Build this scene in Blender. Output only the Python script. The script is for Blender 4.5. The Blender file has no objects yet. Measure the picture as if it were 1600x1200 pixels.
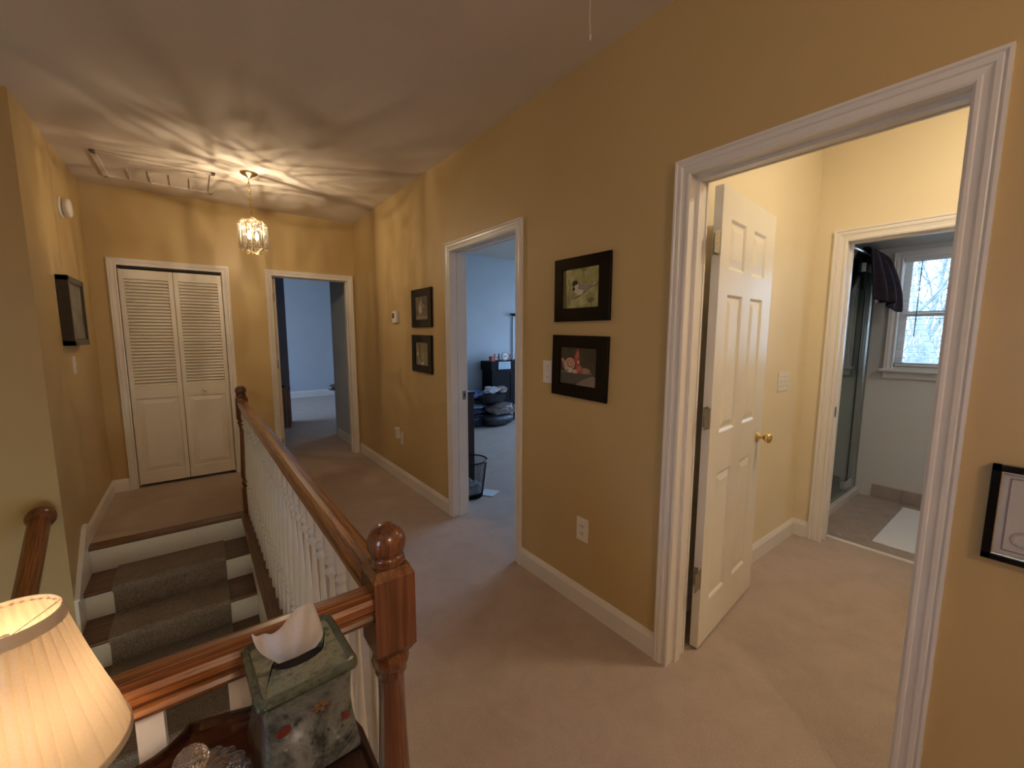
import bpy, bmesh, math, random
from math import sin, cos, pi, radians, sqrt
from mathutils import Vector, Matrix
random.seed(7)
SC = bpy.context.scene
COL = SC.collection
H = 2.70
XL, YF, YC = -2.224, 5.083, 3.424

# ------------------------------------------------------------------ materials
def new_mat(name):
    m = bpy.data.materials.new(name); m.use_nodes = True
    nt = m.node_tree
    return m, nt, nt.nodes, nt.links, nt.nodes['Principled BSDF']
def coords(N, L, scale=(1, 1, 1)):
    tc = N.new('ShaderNodeTexCoord'); mp = N.new('ShaderNodeMapping')
    mp.inputs['Scale'].default_value = scale
    L.new(tc.outputs['Object'], mp.inputs['Vector'])
    return mp.outputs['Vector']
def noise(N, L, vec, scale, detail=2, rough=.5, dist=0):
    n = N.new('ShaderNodeTexNoise'); n.inputs['Scale'].default_value = scale
    n.inputs['Detail'].default_value = detail; n.inputs['Roughness'].default_value = rough
    n.inputs['Distortion'].default_value = dist
    L.new(vec, n.inputs['Vector']); return n.outputs['Fac']
def ramp(N, L, fac, stops):
    r = N.new('ShaderNodeValToRGB'); e = r.color_ramp.elements
    while len(e) < len(stops): e.new(.5)
    for k, (p, c) in enumerate(stops):
        e[k].position = p; e[k].color = (c[0], c[1], c[2], 1)
    L.new(fac, r.inputs['Fac']); return r.outputs['Color']
def bump(N, L, fac, P, strength, dist=.002):
    b = N.new('ShaderNodeBump'); b.inputs['Strength'].default_value = strength
    b.inputs['Distance'].default_value = dist
    L.new(fac, b.inputs['Height']); L.new(b.outputs['Normal'], P.inputs['Normal'])
def mix3(c, k): return tuple(max(0, min(1, x * k)) for x in c)
def paint(name, c, rough=.6, var=.04, scale=3, bmp=.15, bscale=250, metal=0, coat=0, spec=.5):
    m, nt, N, L, P = new_mat(name)
    v = coords(N, L)
    L.new(ramp(N, L, noise(N, L, v, scale, 3), [(.3, mix3(c, 1 - var)), (.7, mix3(c, 1 + var))]), P.inputs['Base Color'])
    P.inputs['Roughness'].default_value = rough; P.inputs['Metallic'].default_value = metal
    P.inputs['Coat Weight'].default_value = coat; P.inputs['Specular IOR Level'].default_value = spec
    if bmp: bump(N, L, noise(N, L, v, bscale, 2), P, bmp, .001)
    return m
def wood(name, axis, dark, light, rough=.28, sc=34, coat=.4, ring=1.0):
    m, nt, N, L, P = new_mat(name)
    s = [sc, sc, sc]; s[axis] = sc * .045
    v = coords(N, L, tuple(s))
    f1 = noise(N, L, v, 1.0, 4, .6, .6)
    s2 = [sc * 6] * 3; s2[axis] = sc * .12
    v2 = coords(N, L, tuple(s2))
    f2 = noise(N, L, v2, 1.0, 3, .7)
    c1 = ramp(N, L, f1, [(.30, dark), (.45, mix3(light, .8)), (.55, light), (.62, mix3(dark, 1.3)), (.75, light)])
    c2 = ramp(N, L, f2, [(.42, (.28, .2, .14)), (.56, (1, 1, 1))])
    mx = N.new('ShaderNodeMix'); mx.data_type = 'RGBA'; mx.blend_type = 'MULTIPLY'
    mx.inputs[0].default_value = .8 * ring
    L.new(c1, mx.inputs[6]); L.new(c2, mx.inputs[7]); L.new(mx.outputs[2], P.inputs['Base Color'])
    P.inputs['Roughness'].default_value = rough; P.inputs['Coat Weight'].default_value = coat
    P.inputs['Coat Roughness'].default_value = .12
    bump(N, L, f2, P, .12, .0006)
    return m
def carpet(name, c, fib=420, var=.22, patch=.1):
    m, nt, N, L, P = new_mat(name)
    v = coords(N, L)
    a = ramp(N, L, noise(N, L, v, fib, 2, .7), [(.3, mix3(c, 1 - var)), (.7, mix3(c, 1 + var))])
    b = ramp(N, L, noise(N, L, v, 5, 5, .7, .4), [(.35, (1 - patch,) * 3), (.65, (1, 1, 1))])
    mx = N.new('ShaderNodeMix'); mx.data_type = 'RGBA'; mx.blend_type = 'MULTIPLY'; mx.inputs[0].default_value = 1
    L.new(a, mx.inputs[6]); L.new(b, mx.inputs[7]); L.new(mx.outputs[2], P.inputs['Base Color'])
    P.inputs['Roughness'].default_value = .95; P.inputs['Specular IOR Level'].default_value = .1
    P.inputs['Sheen Weight'].default_value = .15
    bump(N, L, noise(N, L, v, fib * .5, 3, .7), P, .7, .006)
    return m
def emis(name, c, s):
    m, nt, N, L, P = new_mat(name)
    P.inputs['Base Color'].default_value = (*c, 1)
    P.inputs['Emission Color'].default_value = (*c, 1); P.inputs['Emission Strength'].default_value = s
    v = coords(N, L); bump(N, L, noise(N, L, v, 40), P, .02)
    return m
def flat(name, c, rough=.7): return paint(name, c, rough, .06, 30, 0)
M = {}
M['mustard'] = paint('mustard_wall_paint', (.57, .42, .20), .42, .03, 1.6, .12, spec=.4)
M['cream'] = paint('cream_wall_paint', (.80, .70, .50), .5, .02, 2, .12)
M['blue'] = paint('grey_blue_wall_paint', (.52, .57, .63), .7, .03, 2, .1)
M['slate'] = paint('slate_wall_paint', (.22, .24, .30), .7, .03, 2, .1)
M['bathpaint'] = paint('pale_grey_wall_paint', (.62, .60, .56), .6, .02, 2, .1)
M['ceil'] = paint('flat_white_ceiling_paint', (.70, .62, .55), .9, .025, 1.5, .25, 180)
M['trim'] = paint('glossy_white_trim_paint', (.80, .77, .74), .3, .02, 6, .03, 60)
M['door'] = paint('white_door_paint', (.82, .78, .70), .28, .02, 6, .04, 90)
M['bal'] = paint('white_baluster_paint', (.82, .80, .77), .3, .02, 6, .02, 60)
M['carpet'] = carpet('beige_cut_pile_carpet', (.505, .405, .34), 300, .28, .13)
M['runner'] = carpet('taupe_stair_runner_carpet', (.25, .20, .165), 150, .5, .2)
OD, OL = (.16, .052, .014), (.44, .17, .055)
M['oakY'] = wood('oak_grain_along_hall', 1, OD, OL)
M['oakX'] = wood('oak_grain_across_hall', 0, OD, OL)
M['oakZ'] = wood('dark_oak_post', 2, (.11, .036, .014), (.24, .088, .036), .22, 26, .6, .5)
M['tread'] = wood('stained_oak_tread', 0, (.10, .042, .018), (.20, .085, .036), .35)
M['treadY'] = wood('stained_oak_floor_edge', 1, (.10, .042, .018), (.20, .085, .036), .35)
M['mahog'] = wood('dark_mahogany', 0, (.020, .0075, .005), (.052, .018, .010), .22, 20, .6)
M['ebony'] = paint('ebony_stain', (.022, .015, .011), .3, .2, 30, .03)
M['brass'] = paint('aged_brass', (.72, .52, .22), .25, .05, 30, .02, 80, 1)
M['nickel'] = paint('tarnished_nickel_hinge', (.42, .38, .30), .38, .25, 60, .05, 100, 1)
M['chrome'] = paint('brushed_chrome', (.75, .77, .80), .2, .03, 30, .02, 80, 1)
M['black'] = paint('black_lacquer', (.006, .005, .005), .15, .1, 20, .0, spec=.3)
M['blackwood'] = paint('black_furniture_paint', (.006, .006, .008), .6, .1, 20, .05, spec=.15)
M['dark'] = flat('dark_void', (.02, .018, .016))  # near black painted as shade inside the closet and tissue slot; also the track
M['plastic'] = paint('ivory_plastic', (.80, .76, .70), .35, .02, 20, 0)
M['slot'] = flat('dark_slot', (.03, .03, .03))
M['brown'] = wood('brown_veneer', 2, (.20, .14, .11), (.29, .215, .17), .4, 14)
M['mat'] = carpet('white_cotton_mat', (.80, .81, .84), 260, .08, .03)
M['tile'] = paint('taupe_floor_tile', (.36, .29, .245), .35, .10, 9, .05, 30)
M['grout'] = paint('pale_grout', (.72, .66, .58), .8, .05, 30, .1)
M['gold'] = paint('gold_leaf', (.85, .68, .36), .3, .05, 60, .02, 80, 1)

def glass_thin(name, tint, refl=.08, rough=.02):
    m, nt, N, L, P = new_mat(name)
    N.remove(P); out = N['Material Output']
    tr = N.new('ShaderNodeBsdfTransparent'); tr.inputs['Color'].default_value = (*tint, 1)
    gl = N.new('ShaderNodeBsdfGlossy'); gl.inputs['Roughness'].default_value = rough
    lw = N.new('ShaderNodeLayerWeight'); lw.inputs['Blend'].default_value = .25
    mr = N.new('ShaderNodeMapRange'); mr.inputs['To Min'].default_value = refl; mr.inputs['To Max'].default_value = .7
    L.new(lw.outputs['Facing'], mr.inputs['Value'])
    mx = N.new('ShaderNodeMixShader'); L.new(mr.outputs['Result'], mx.inputs['Fac'])
    L.new(tr.outputs[0], mx.inputs[1]); L.new(gl.outputs[0], mx.inputs[2]); L.new(mx.outputs[0], out.inputs['Surface'])
    return m
M['shower'] = glass_thin('green_tinted_shower_glass', (.62, .76, .73), .06)
M['pane'] = glass_thin('window_pane_glass', (.92, .95, .95), .04)
M['picglass'] = glass_thin('picture_glass', (.95, .95, .95), .05)

def lantern_glass():
    m, nt, N, L, P = new_mat('wavy_textured_lantern_glass')
    N.remove(P); out = N['Material Output']
    v = coords(N, L, (1, 1, .25))
    f = noise(N, L, v, 42, 2, .5, .6)
    c = ramp(N, L, f, [(.36, (.22, .19, .14)), (.47, (.97, .95, .90)), (.56, (.40, .36, .28)), (.66, (1, .98, .94))])  # light and dark bands in the tint stand in for refracted streaks
    tr = N.new('ShaderNodeBsdfTransparent'); L.new(c, tr.inputs['Color'])
    gl = N.new('ShaderNodeBsdfGlossy'); gl.inputs['Roughness'].default_value = .08
    tl = N.new('ShaderNodeBsdfTranslucent'); tl.inputs['Color'].default_value = (.95, .93, .85, 1)
    b = N.new('ShaderNodeBump'); b.inputs['Strength'].default_value = .8; b.inputs['Distance'].default_value = .004
    L.new(f, b.inputs['Height']); L.new(b.outputs['Normal'], gl.inputs['Normal'])
    m1 = N.new('ShaderNodeMixShader'); m1.inputs['Fac'].default_value = .12
    L.new(gl.outputs[0], m1.inputs[1]); L.new(tl.outputs[0], m1.inputs[2])
    m2 = N.new('ShaderNodeMixShader'); m2.inputs['Fac'].default_value = .07
    L.new(tr.outputs[0], m2.inputs[1]); L.new(m1.outputs[0], m2.inputs[2]); L.new(m2.outputs[0], out.inputs['Surface'])
    return m
M['lantern'] = lantern_glass()
def crystal_mat():
    m, nt, N, L, P = new_mat('cut_crystal')
    P.inputs['Base Color'].default_value = (.97, .94, .95, 1); P.inputs['Transmission Weight'].default_value = .95
    P.inputs['Roughness'].default_value = .02; P.inputs['IOR'].default_value = 1.5
    v = coords(N, L); bump(N, L, noise(N, L, v, 90), P, .1)
    return m
M['crystal'] = crystal_mat()
def fabric_shade(name, c, tr):
    m, nt, N, L, P = new_mat(name)
    N.remove(P); out = N['Material Output']
    v = coords(N, L)
    cc = ramp(N, L, noise(N, L, v, 500, 2), [(.3, mix3(c, .93)), (.7, c)])
    d = N.new('ShaderNodeBsdfDiffuse'); t = N.new('ShaderNodeBsdfTranslucent')
    L.new(cc, d.inputs['Color']); L.new(cc, t.inputs['Color'])
    mx = N.new('ShaderNodeMixShader'); mx.inputs['Fac'].default_value = tr
    L.new(d.outputs[0], mx.inputs[1]); L.new(t.outputs[0], mx.inputs[2]); L.new(mx.outputs[0], out.inputs['Surface'])
    return m
M['shade'] = fabric_shade('pleated_cream_silk', (.78, .68, .55), .20)
M['band'] = fabric_shade('cream_silk_binding', (.78, .68, .56), .14)
M['tissue'] = fabric_shade('white_tissue_paper', (.86, .84, .88), .35)
def marble(name, c1, c2, c3, spots=None, nsc=28):
    m, nt, N, L, P = new_mat(name)
    v = coords(N, L)
    c = ramp(N, L, noise(N, L, v, nsc, 6, .7, .5), [(.32, c1), (.48, c2), (.60, c1), (.72, c3)])
    if spots:
        vo = N.new('ShaderNodeTexVoronoi'); vo.inputs['Scale'].default_value = 17; vo.inputs['Randomness'].default_value = 1
        L.new(v, vo.inputs['Vector'])
        k = ramp(N, L, vo.outputs['Distance'], [(.16, (1, 1, 1)), (.24, (0, 0, 0))])
        mx = N.new('ShaderNodeMix'); mx.data_type = 'RGBA'
        L.new(k, mx.inputs[0]); L.new(c, mx.inputs[6]); mx.inputs[7].default_value = (*spots, 1)
        c = mx.outputs[2]
    L.new(c, P.inputs['Base Color']); P.inputs['Roughness'].default_value = .22
    P.inputs['Coat Weight'].default_value = .5
    return m
M['lidmarb'] = marble('green_stone_pattern', (.035, .045, .028), (.10, .12, .08), (.34, .36, .27))
M['lidfield'] = marble('pale_green_stone', (.10, .115, .075), (.26, .28, .20), (.05, .06, .04), None, 22)
M['bodymarb'] = marble('mottled_grey_green_stone', (.028, .036, .034), (.17, .18, .165), (.075, .055, .035), None, 13)

# ------------------------------------------------------------------ mesh builder
BASE = {}
class MB:
    def __init__(s): s.v = []; s.f = []; s.mi = []; s.sm = []
    def add(s, vs, fs, mi=0, smooth=False):
        o = len(s.v); s.v += [tuple(p) for p in vs]
        for f in fs: s.f.append([o + i for i in f]); s.mi.append(mi); s.sm.append(smooth)
        return s
    def box(s, a, b, mi=0, bev=0):
        x0, y0, z0 = [min(a[i], b[i]) for i in range(3)]; x1, y1, z1 = [max(a[i], b[i]) for i in range(3)]
        if bev <= 0:
            vs = [(x0,y0,z0),(x1,y0,z0),(x1,y1,z0),(x0,y1,z0),(x0,y0,z1),(x1,y0,z1),(x1,y1,z1),(x0,y1,z1)]
            return s.add(vs, [(0,3,2,1),(4,5,6,7),(0,1,5,4),(1,2,6,5),(2,3,7,6),(3,0,4,7)], mi)
        bm = bmesh.new(); bmesh.ops.create_cube(bm, size=1)
        for v in bm.verts: v.co = Vector(((x0+x1)/2 + v.co.x*(x1-x0), (y0+y1)/2 + v.co.y*(y1-y0), (z0+z1)/2 + v.co.z*(z1-z0)))
        bmesh.ops.bevel(bm, geom=bm.edges[:], offset=bev, segments=2, affect='EDGES', profile=.6)
        bm.verts.index_update()
        s.add([v.co[:] for v in bm.verts], [[v.index for v in f.verts] for f in bm.faces], mi, False); bm.free(); return s
    def lathe(s, prof, c=(0,0,0), seg=24, mi=0, smooth=True, axis='z', mat=None, rfun=None):
        vs = []; n = len(prof)
        for (r, z) in prof:
            for k in range(seg):
                a = 2*pi*k/seg; rr = r*(rfun(a, z) if rfun else 1)
                p = (rr*cos(a), rr*sin(a), z)
                if axis == 'x': p = (z, rr*cos(a), rr*sin(a))
                if axis == 'y': p = (rr*cos(a), z, rr*sin(a))
                if mat is not None: p = (mat @ Vector(p))[:]
                vs.append((p[0]+c[0], p[1]+c[1], p[2]+c[2]))
        fs = []
        for i in range(n-1):
            for k in range(seg):
                k2 = (k+1) % seg; fs.append((i*seg+k, i*seg+k2, (i+1)*seg+k2, (i+1)*seg+k))
        if prof[0][0] > 1e-6: fs.append(tuple(reversed(range(seg))))
        if prof[-1][0] > 1e-6: fs.append(tuple((n-1)*seg+k for k in range(seg)))
        return s.add(vs, fs, mi, smooth)
    def tube(s, pts, r, seg=8, mi=0, closed=False, smooth=True):
        pts = [Vector(p) for p in pts]; n = len(pts); vs = []
        rs = r if isinstance(r, (list, tuple)) else [r]*n
        nrm = None
        for i, p in enumerate(pts):
            a = pts[(i-1) % n] if (closed or i > 0) else p; b = pts[(i+1) % n] if (closed or i < n-1) else p
            t = (b-a).normalized() if (b-a).length > 1e-9 else Vector((0,0,1))
            if nrm is None:
                nrm = t.cross(Vector((0,0,1)));
                if nrm.length < .1: nrm = t.cross(Vector((1,0,0)))
            nrm = (nrm - t*nrm.dot(t)); nrm = nrm.normalized() if nrm.length > 1e-6 else t.orthogonal().normalized()
            b2 = t.cross(nrm)
            for k in range(seg):
                an = 2*pi*k/seg; vs.append((p + (nrm*cos(an)+b2*sin(an))*rs[i])[:])
        fs = []
        for i in range(n if closed else n-1):
            j = (i+1) % n
            for k in range(seg):
                k2 = (k+1) % seg; fs.append((i*seg+k, i*seg+k2, j*seg+k2, j*seg+k))
        if not closed: fs += [tuple(reversed(range(seg))), tuple((n-1)*seg+k for k in range(seg))]
        return s.add(vs, fs, mi, smooth)
    def sweep(s, prof, A, B, up=(0,0,1), mi=0, smooth=False):
        """extrude closed profile [(side,up)] from A to B"""
        A, B = Vector(A), Vector(B); t = (B-A).normalized(); sd = t.cross(Vector(up)).normalized(); u = Vector(up)
        n = len(prof); vs = [(A+sd*p+u*q)[:] for p, q in prof] + [(B+sd*p+u*q)[:] for p, q in prof]
        fs = [(k, (k+1) % n, n+(k+1) % n, n+k) for k in range(n)] + [tuple(reversed(range(n))), tuple(range(n, 2*n))]
        return s.add(vs, fs, mi, smooth)
    def poly(s, pts, mi=0): return s.add(pts, [tuple(range(len(pts)))], mi)
    def obj(s, name, mats, parent=None, local=False, bevel=0, origin=None, autosmooth=None):
        if not isinstance(mats, (list, tuple)): mats = [mats]
        if local: off = (0, 0, 0)
        elif parent is not None: off = BASE.get(parent, (0, 0, 0))
        elif origin is not None: off = origin
        else:
            xs = [p[0] for p in s.v]; ys = [p[1] for p in s.v]; zs = [p[2] for p in s.v]
            off = ((min(xs)+max(xs))/2, (min(ys)+max(ys))/2, min(zs))
        me = bpy.data.meshes.new(name)
        me.from_pydata([(p[0]-off[0], p[1]-off[1], p[2]-off[2]) for p in s.v], [], s.f)
        for m in mats: me.materials.append(m)
        for p, mi, sm in zip(me.polygons, s.mi, s.sm): p.material_index = mi; p.use_smooth = sm
        bm = bmesh.new(); bm.from_mesh(me); bmesh.ops.recalc_face_normals(bm, faces=bm.faces); bm.to_mesh(me); bm.free()
        me.update()
        o = bpy.data.objects.new(name, me); COL.objects.link(o)
        if parent is not None: o.parent = parent; BASE[o] = off if not local else (0, 0, 0)
        else: o.location = off; BASE[o] = off
        if bevel:
            b = o.modifiers.new('bevel', 'BEVEL'); b.width = bevel; b.segments = 2; b.limit_method = 'ANGLE'; b.angle_limit = radians(40)
        return o
def tag(o, label=None, cat=None, group=None, kind=None):
    if label: o['label'] = label
    if cat: o['category'] = cat
    if group: o['group'] = group
    if kind: o['kind'] = kind
    return o
def thing(name, loc, label, cat, group=None, rz=0):
    o = bpy.data.objects.new(name, None); COL.objects.link(o); o.location = loc; o.rotation_euler = (0, 0, rz)
    o.empty_display_size = .05; BASE[o] = tuple(loc); return tag(o, label, cat, group)
def struct(name, loc=(0, 0, 0)):
    o = bpy.data.objects.new(name, None); COL.objects.link(o); o.location = loc; BASE[o] = tuple(loc)
    o['kind'] = 'structure'; return o

# ------------------------------------------------------------------ shell
def wall(name, axis, c0, c1, s0, s1, z0, z1, holes, mats, matfun=None):
    """wall slab between c0..c1 on its normal axis, s0..s1 along, with rectangular holes (s0,s1,z0,z1)"""
    m = MB()
    ss = sorted(set([s0, s1] + [h[0] for h in holes] + [h[1] for h in holes]))
    zs = sorted(set([z0, z1] + [h[2] for h in holes] + [h[3] for h in holes]))
    def P(c, s_, z): return (c, s_, z) if axis == 'x' else (s_, c, z)
    def solid(i, j):
        if not (0 <= i < len(ss)-1 and 0 <= j < len(zs)-1): return False
        sm, zm = (ss[i]+ss[i+1])/2, (zs[j]+zs[j+1])/2
        return not any(h[0] < sm < h[1] and h[2] < zm < h[3] for h in holes)
    for i in range(len(ss)-1):
        for j in range(len(zs)-1):
            if not solid(i, j): continue
            a, b, c, d = ss[i], ss[i+1], zs[j], zs[j+1]
            sm = (a+b)/2
            for cc, sg in ((c0, -1), (c1, 1)):
                mi = matfun(sg, sm) if matfun else 0
                m.add([P(cc, a, c), P(cc, b, c), P(cc, b, d), P(cc, a, d)], [(0, 1, 2, 3)], mi)
            for (ii, jj, q) in ((i-1, j, [(a, c), (a, d)]), (i+1, j, [(b, c), (b, d)]), (i, j-1, [(a, c), (b, c)]), (i, j+1, [(a, d), (b, d)])):
                if not solid(ii, jj):
                    m.add([P(c0, *q[0]), P(c1, *q[0]), P(c1, *q[1]), P(c0, *q[1])], [(0, 1, 2, 3)], 0)
    return tag(m.obj(name, mats, origin=(0, 0, 0)), kind='structure')
MID = (1.985, 2.773, 2.037)     # door openings: y0, y1, h
BTH = (.187, .905, 2.034)
FAR = (-.851, -.086, 2.043)
CLO = (-2.044, -1.286, 2.035)
G = .02
wall('wall_right', 'x', 0, .12, -2.6, YF, 0, H, [(MID[0]-G, MID[1]+G, 0, MID[2]+G), (BTH[0]-G, BTH[1]+G, 0, BTH[2]+G)],
     [M['mustard'], M['cream'], M['blue']], lambda sg, s: 0 if sg < 0 else (1 if s < 1.1 else 2))
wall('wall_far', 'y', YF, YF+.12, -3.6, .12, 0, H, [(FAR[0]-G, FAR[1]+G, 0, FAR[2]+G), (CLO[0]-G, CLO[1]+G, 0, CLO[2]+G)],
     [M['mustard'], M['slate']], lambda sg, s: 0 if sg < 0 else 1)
wall('wall_left', 'x', XL-.12, XL, YC, YF, -2.8, H, [], [M['mustard']])
wall('wall_jog', 'y', YC, YC+.12, -3.3, XL-.12, -2.8, H, [], [M['mustard']])
# fills the end face of the left wall so that the corner is one plane
wall('wall_foyer', 'x', -3.3, -3.18, -2.6, YC, -2.8, H, [(-.3, .15, 1.0, 1.8)], [M['mustard']])
wall('wall_near', 'y', -2.72, -2.6, -3.3, .12, -2.8, H, [], [M['mustard']])
# small bath lobby behind the open door
wall('wall_lobby_left', 'y', 1.065, 1.165, .12, 1.98, 0, H, [], [M['cream'], M['blue']], lambda sg, s: 0 if sg < 0 else 1)
wall('wall_lobby_far', 'x', 1.84, 1.98, -1.5, 1.065, 0, H, [(.15, .905, 0, 2.05)], [M['cream'], M['bathpaint']], lambda sg, s: 0 if sg < 0 else 1)
wall('wall_lobby_near', 'y', -1.62, -1.5, .12, 3.32, 0, H, [], [M['cream']])
wall('wall_bathroom_window', 'x', 3.198, 3.318, -1.5, 1.95, 0, H, [(.20, .853, 1.17, 2.10)], [M['bathpaint']])
wall('wall_bathroom_shower', 'y', 1.85, 1.95, 1.98, 3.198, 0, H, [], [M['bathpaint']])
wall('wall_bathroom_left', 'x', 1.98, 2.0, 1.165, 1.85, 0, H, [], [M['bathpaint']])
# bedroom seen through the middle doorway
wall('wall_bedroom_far', 'y', 5.82, 5.94, .12, 4.6, 0, H, [], [M['blue']])
wall('wall_bedroom_right', 'x', 4.5, 4.62, 1.165, 5.82, 0, H, [(2.3, 5.0, .5, 2.3)], [M['blue']])
wall('wall_bedroom_near', 'y', 1.95, 2.05, 3.318, 4.5, 0, H, [], [M['blue']])
# bedroom seen through the far doorway
wall('wall_far_bedroom_back', 'y', 10.4, 10.52, -3.6, 4.0, 0, H, [], [M['blue']])
wall('wall_far_bedroom_stub', 'x', 0, .12, YF+.12, 6.10, 0, H, [], [M['blue']])
wall('wall_far_bedroom_side', 'y', 6.10, 6.2, .0, 4.0, 0, H, [], [M['blue']])
wall('wall_far_bedroom_right', 'x', 3.9, 4.0, 6.2, 10.4, 0, H, [(7.8, 8.8, .8, 2.1)], [M['blue']])
wall('wall_far_bedroom_left', 'x', -3.6, -3.5, YF+.12, 10.4, 0, H, [(8.2, 9.8, .6, 2.3)], [M['blue']])
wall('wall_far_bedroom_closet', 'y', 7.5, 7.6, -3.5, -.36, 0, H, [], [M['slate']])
# closet behind the louvred doors
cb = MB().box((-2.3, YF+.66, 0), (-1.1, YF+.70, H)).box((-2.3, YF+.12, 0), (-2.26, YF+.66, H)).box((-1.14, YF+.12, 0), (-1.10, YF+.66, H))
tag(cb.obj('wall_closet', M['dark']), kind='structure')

fl = MB()
for a, b in [((-1.235, -2.6, -.3), (0, YF, 0)), ((XL, 3.90, -.3), (-1.235, YF, 0)), ((-3.18, -2.6, -.3), (-1.235, .78, 0)),
             ((0, -1.5, -.3), (1.98, 1.065, 0)), ((0, 1.065, -.3), (4.5, 5.82, 0)), ((-3.5, YF, -.3), (.0, 10.4, 0)), ((0, 6.2, -.3), (3.9, 10.4, 0)),
             ((0, 5.82, -.3), (.12, 6.2, -.001))]:
    fl.box(a, b)
tag(fl.obj('floor', M['carpet'], origin=(0, 0, 0)), kind='structure')
# bathroom tile floor: real hexagons over grout
bf = MB().box((1.98, -1.5, -.3), (3.198, 1.85, -.002), 1)
R = .095; W = R*sqrt(3)
for i in range(-1, 9):
    for j in range(-1, 22):
        cx = 1.98 + i*W + (W/2 if j % 2 else 0); cy = -1.5 + j*1.5*R
        pts = [(min(3.198, max(1.98, cx+(R-.0025)*sin(k*pi/3))), min(1.85, max(-1.5, cy+(R-.0025)*cos(k*pi/3)))) for k in range(6)]
        ar = sum(pts[k][0]*pts[(k+1) % 6][1]-pts[(k+1) % 6][0]*pts[k][1] for k in range(6))
        if abs(ar) < 1e-4: continue
        bf.add([(x, y, 0) for x, y in pts]+[(x, y, -.002) for x, y in pts], [(0,1,2,3,4,5)]+[(k, (k+1) % 6, 6+(k+1) % 6, 6+k) for k in range(6)], 0)
tag(bf.obj('floor_bathroom', [M['tile'], M['grout']], origin=(0, 0, 0)), kind='structure')
tag(MB().box((1.965, .16, -.004), (1.992, .905, .008)).obj('trim_1', M['trim']), kind='structure')
tag(MB().box((-3.6, -2.72, H), (4.62, 10.52, H+.12)).obj('ceiling', M['ceil'], origin=(0, 0, 0)), kind='structure')
tag(MB().box((1.98, -1.5, 2.163), (3.198, 1.85, 2.20)).obj('ceiling_bathroom', M['bathpaint'], origin=(0, 0, 0)), kind='structure')
# lower storey around the stairs
low = MB().box((-3.18, -2.6, -2.80), (-1.2, YC+.4, -2.76)).box((-3.18, 3.86, -2.8), (-1.2, 3.96, -.3))
tag(low.obj('floor_lower', M['runner'], origin=(0, 0, 0)), kind='structure')

# ------------------------------------------------------------------ baseboards
BP = [(0, 0), (.014, 0), (.014, .085), (.010, .098), (.006, .108), (.004, .115), (0, .115)]
def baseboard(name, A, B, inward, mat=None, h=1.0, parent=None):
    A, B, n = Vector((*A, 0)), Vector((*B, 0)), Vector((*inward, 0))
    k = len(BP); vs = [(A+n*p+Vector((0, 0, q*h)))[:] for p, q in BP]+[(B+n*p+Vector((0, 0, q*h)))[:] for p, q in BP]
    fs = [(i, (i+1) % k, k+(i+1) % k, k+i) for i in range(k)]+[tuple(range(k)), tuple(range(k, 2*k))]
    o = MB().add(vs, fs).obj(name, mat or M['trim'], parent)
    if not parent: tag(o, kind='structure')
    return o
CW = .0604
bb = struct('baseboard_right')
for a, b in ((MID[1]+CW, YF), (BTH[1]+CW, MID[0]-CW), (-2.6, BTH[0]-CW)): baseboard('board', (0, a), (0, b), (-1, 0), parent=bb)
bb = struct('baseboard_far')
for a, b in ((XL, CLO[0]-CW), (CLO[1]+CW, FAR[0]-CW)): baseboard('board', (a, YF), (b, YF), (0, -1), parent=bb)
baseboard('baseboard_left', (XL, 3.86), (XL, YF), (1, 0))
bb = struct('baseboard_lobby')
baseboard('board', (.12, 1.065), (1.84, 1.065), (0, -1), parent=bb); baseboard('board', (1.84, .96), (1.84, 1.065), (-1, 0), parent=bb)
baseboard('board', (.12, BTH[1]+CW), (.12, 1.065), (1, 0), parent=bb)
baseboard('baseboard_bedroom', (.12, 5.82), (4.5, 5.82), (0, -1))
bb = struct('baseboard_far_bedroom')
baseboard('board', (-3.5, 10.4), (3.9, 10.4), (0, -1), parent=bb, h=1.3); baseboard('board', (0, YF+.12), (0, 6.1), (-1, 0), parent=bb)
tb = MB()
for k in range(12):
    y1 = .905 - k*.2
    if y1-.197 < -1.5: break
    tb.box((3.186, y1-.197, 0), (3.198, y1, .118), 0, .002)
tag(tb.obj('baseboard_bathroom', M['tile']), kind='structure')

# ------------------------------------------------------------------ door frames
CP = [(0, 0), (0, .010), (.006, .014), (.013, .014), (.016, .010), (.030, .013), (.034, .017), (.044, .018), (.048, .015), (.053, .020), (CW, .020), (CW, 0)]
def casing(parent, axis, plane, sgn, s0, s1, h, prof=CP, name='casing', mat=None, bottom=False, scale=1.0, z0=0.0):
    """mitred moulding round an opening; sgn = outward direction of the wall face"""
    rings = []
    for d, t in prof:
        d *= scale
        if bottom: pts = [(s0-d, z0-d), (s0-d, h+d), (s1+d, h+d), (s1+d, z0-d)]
        else: pts = [(s0-d, z0), (s0-d, h+d), (s1+d, h+d), (s1+d, z0)]
        rings.append([(plane+sgn*t, s_, z) if axis == 'x' else (s_, plane+sgn*t, z) for s_, z in pts])
    vs = [p for r in rings for p in r]; n = len(rings); fs = []
    for i in range(n):
        j = (i+1) % n
        for k in range(4 if bottom else 3): fs.append((i*4+k, i*4+(k+1) % 4, j*4+(k+1) % 4, j*4+k))
    if not bottom: fs += [tuple(i*4 for i in range(n)), tuple(i*4+3 for i in range(n))]
    return MB().add(vs, fs).obj(name, mat or M['trim'], parent)
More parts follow.
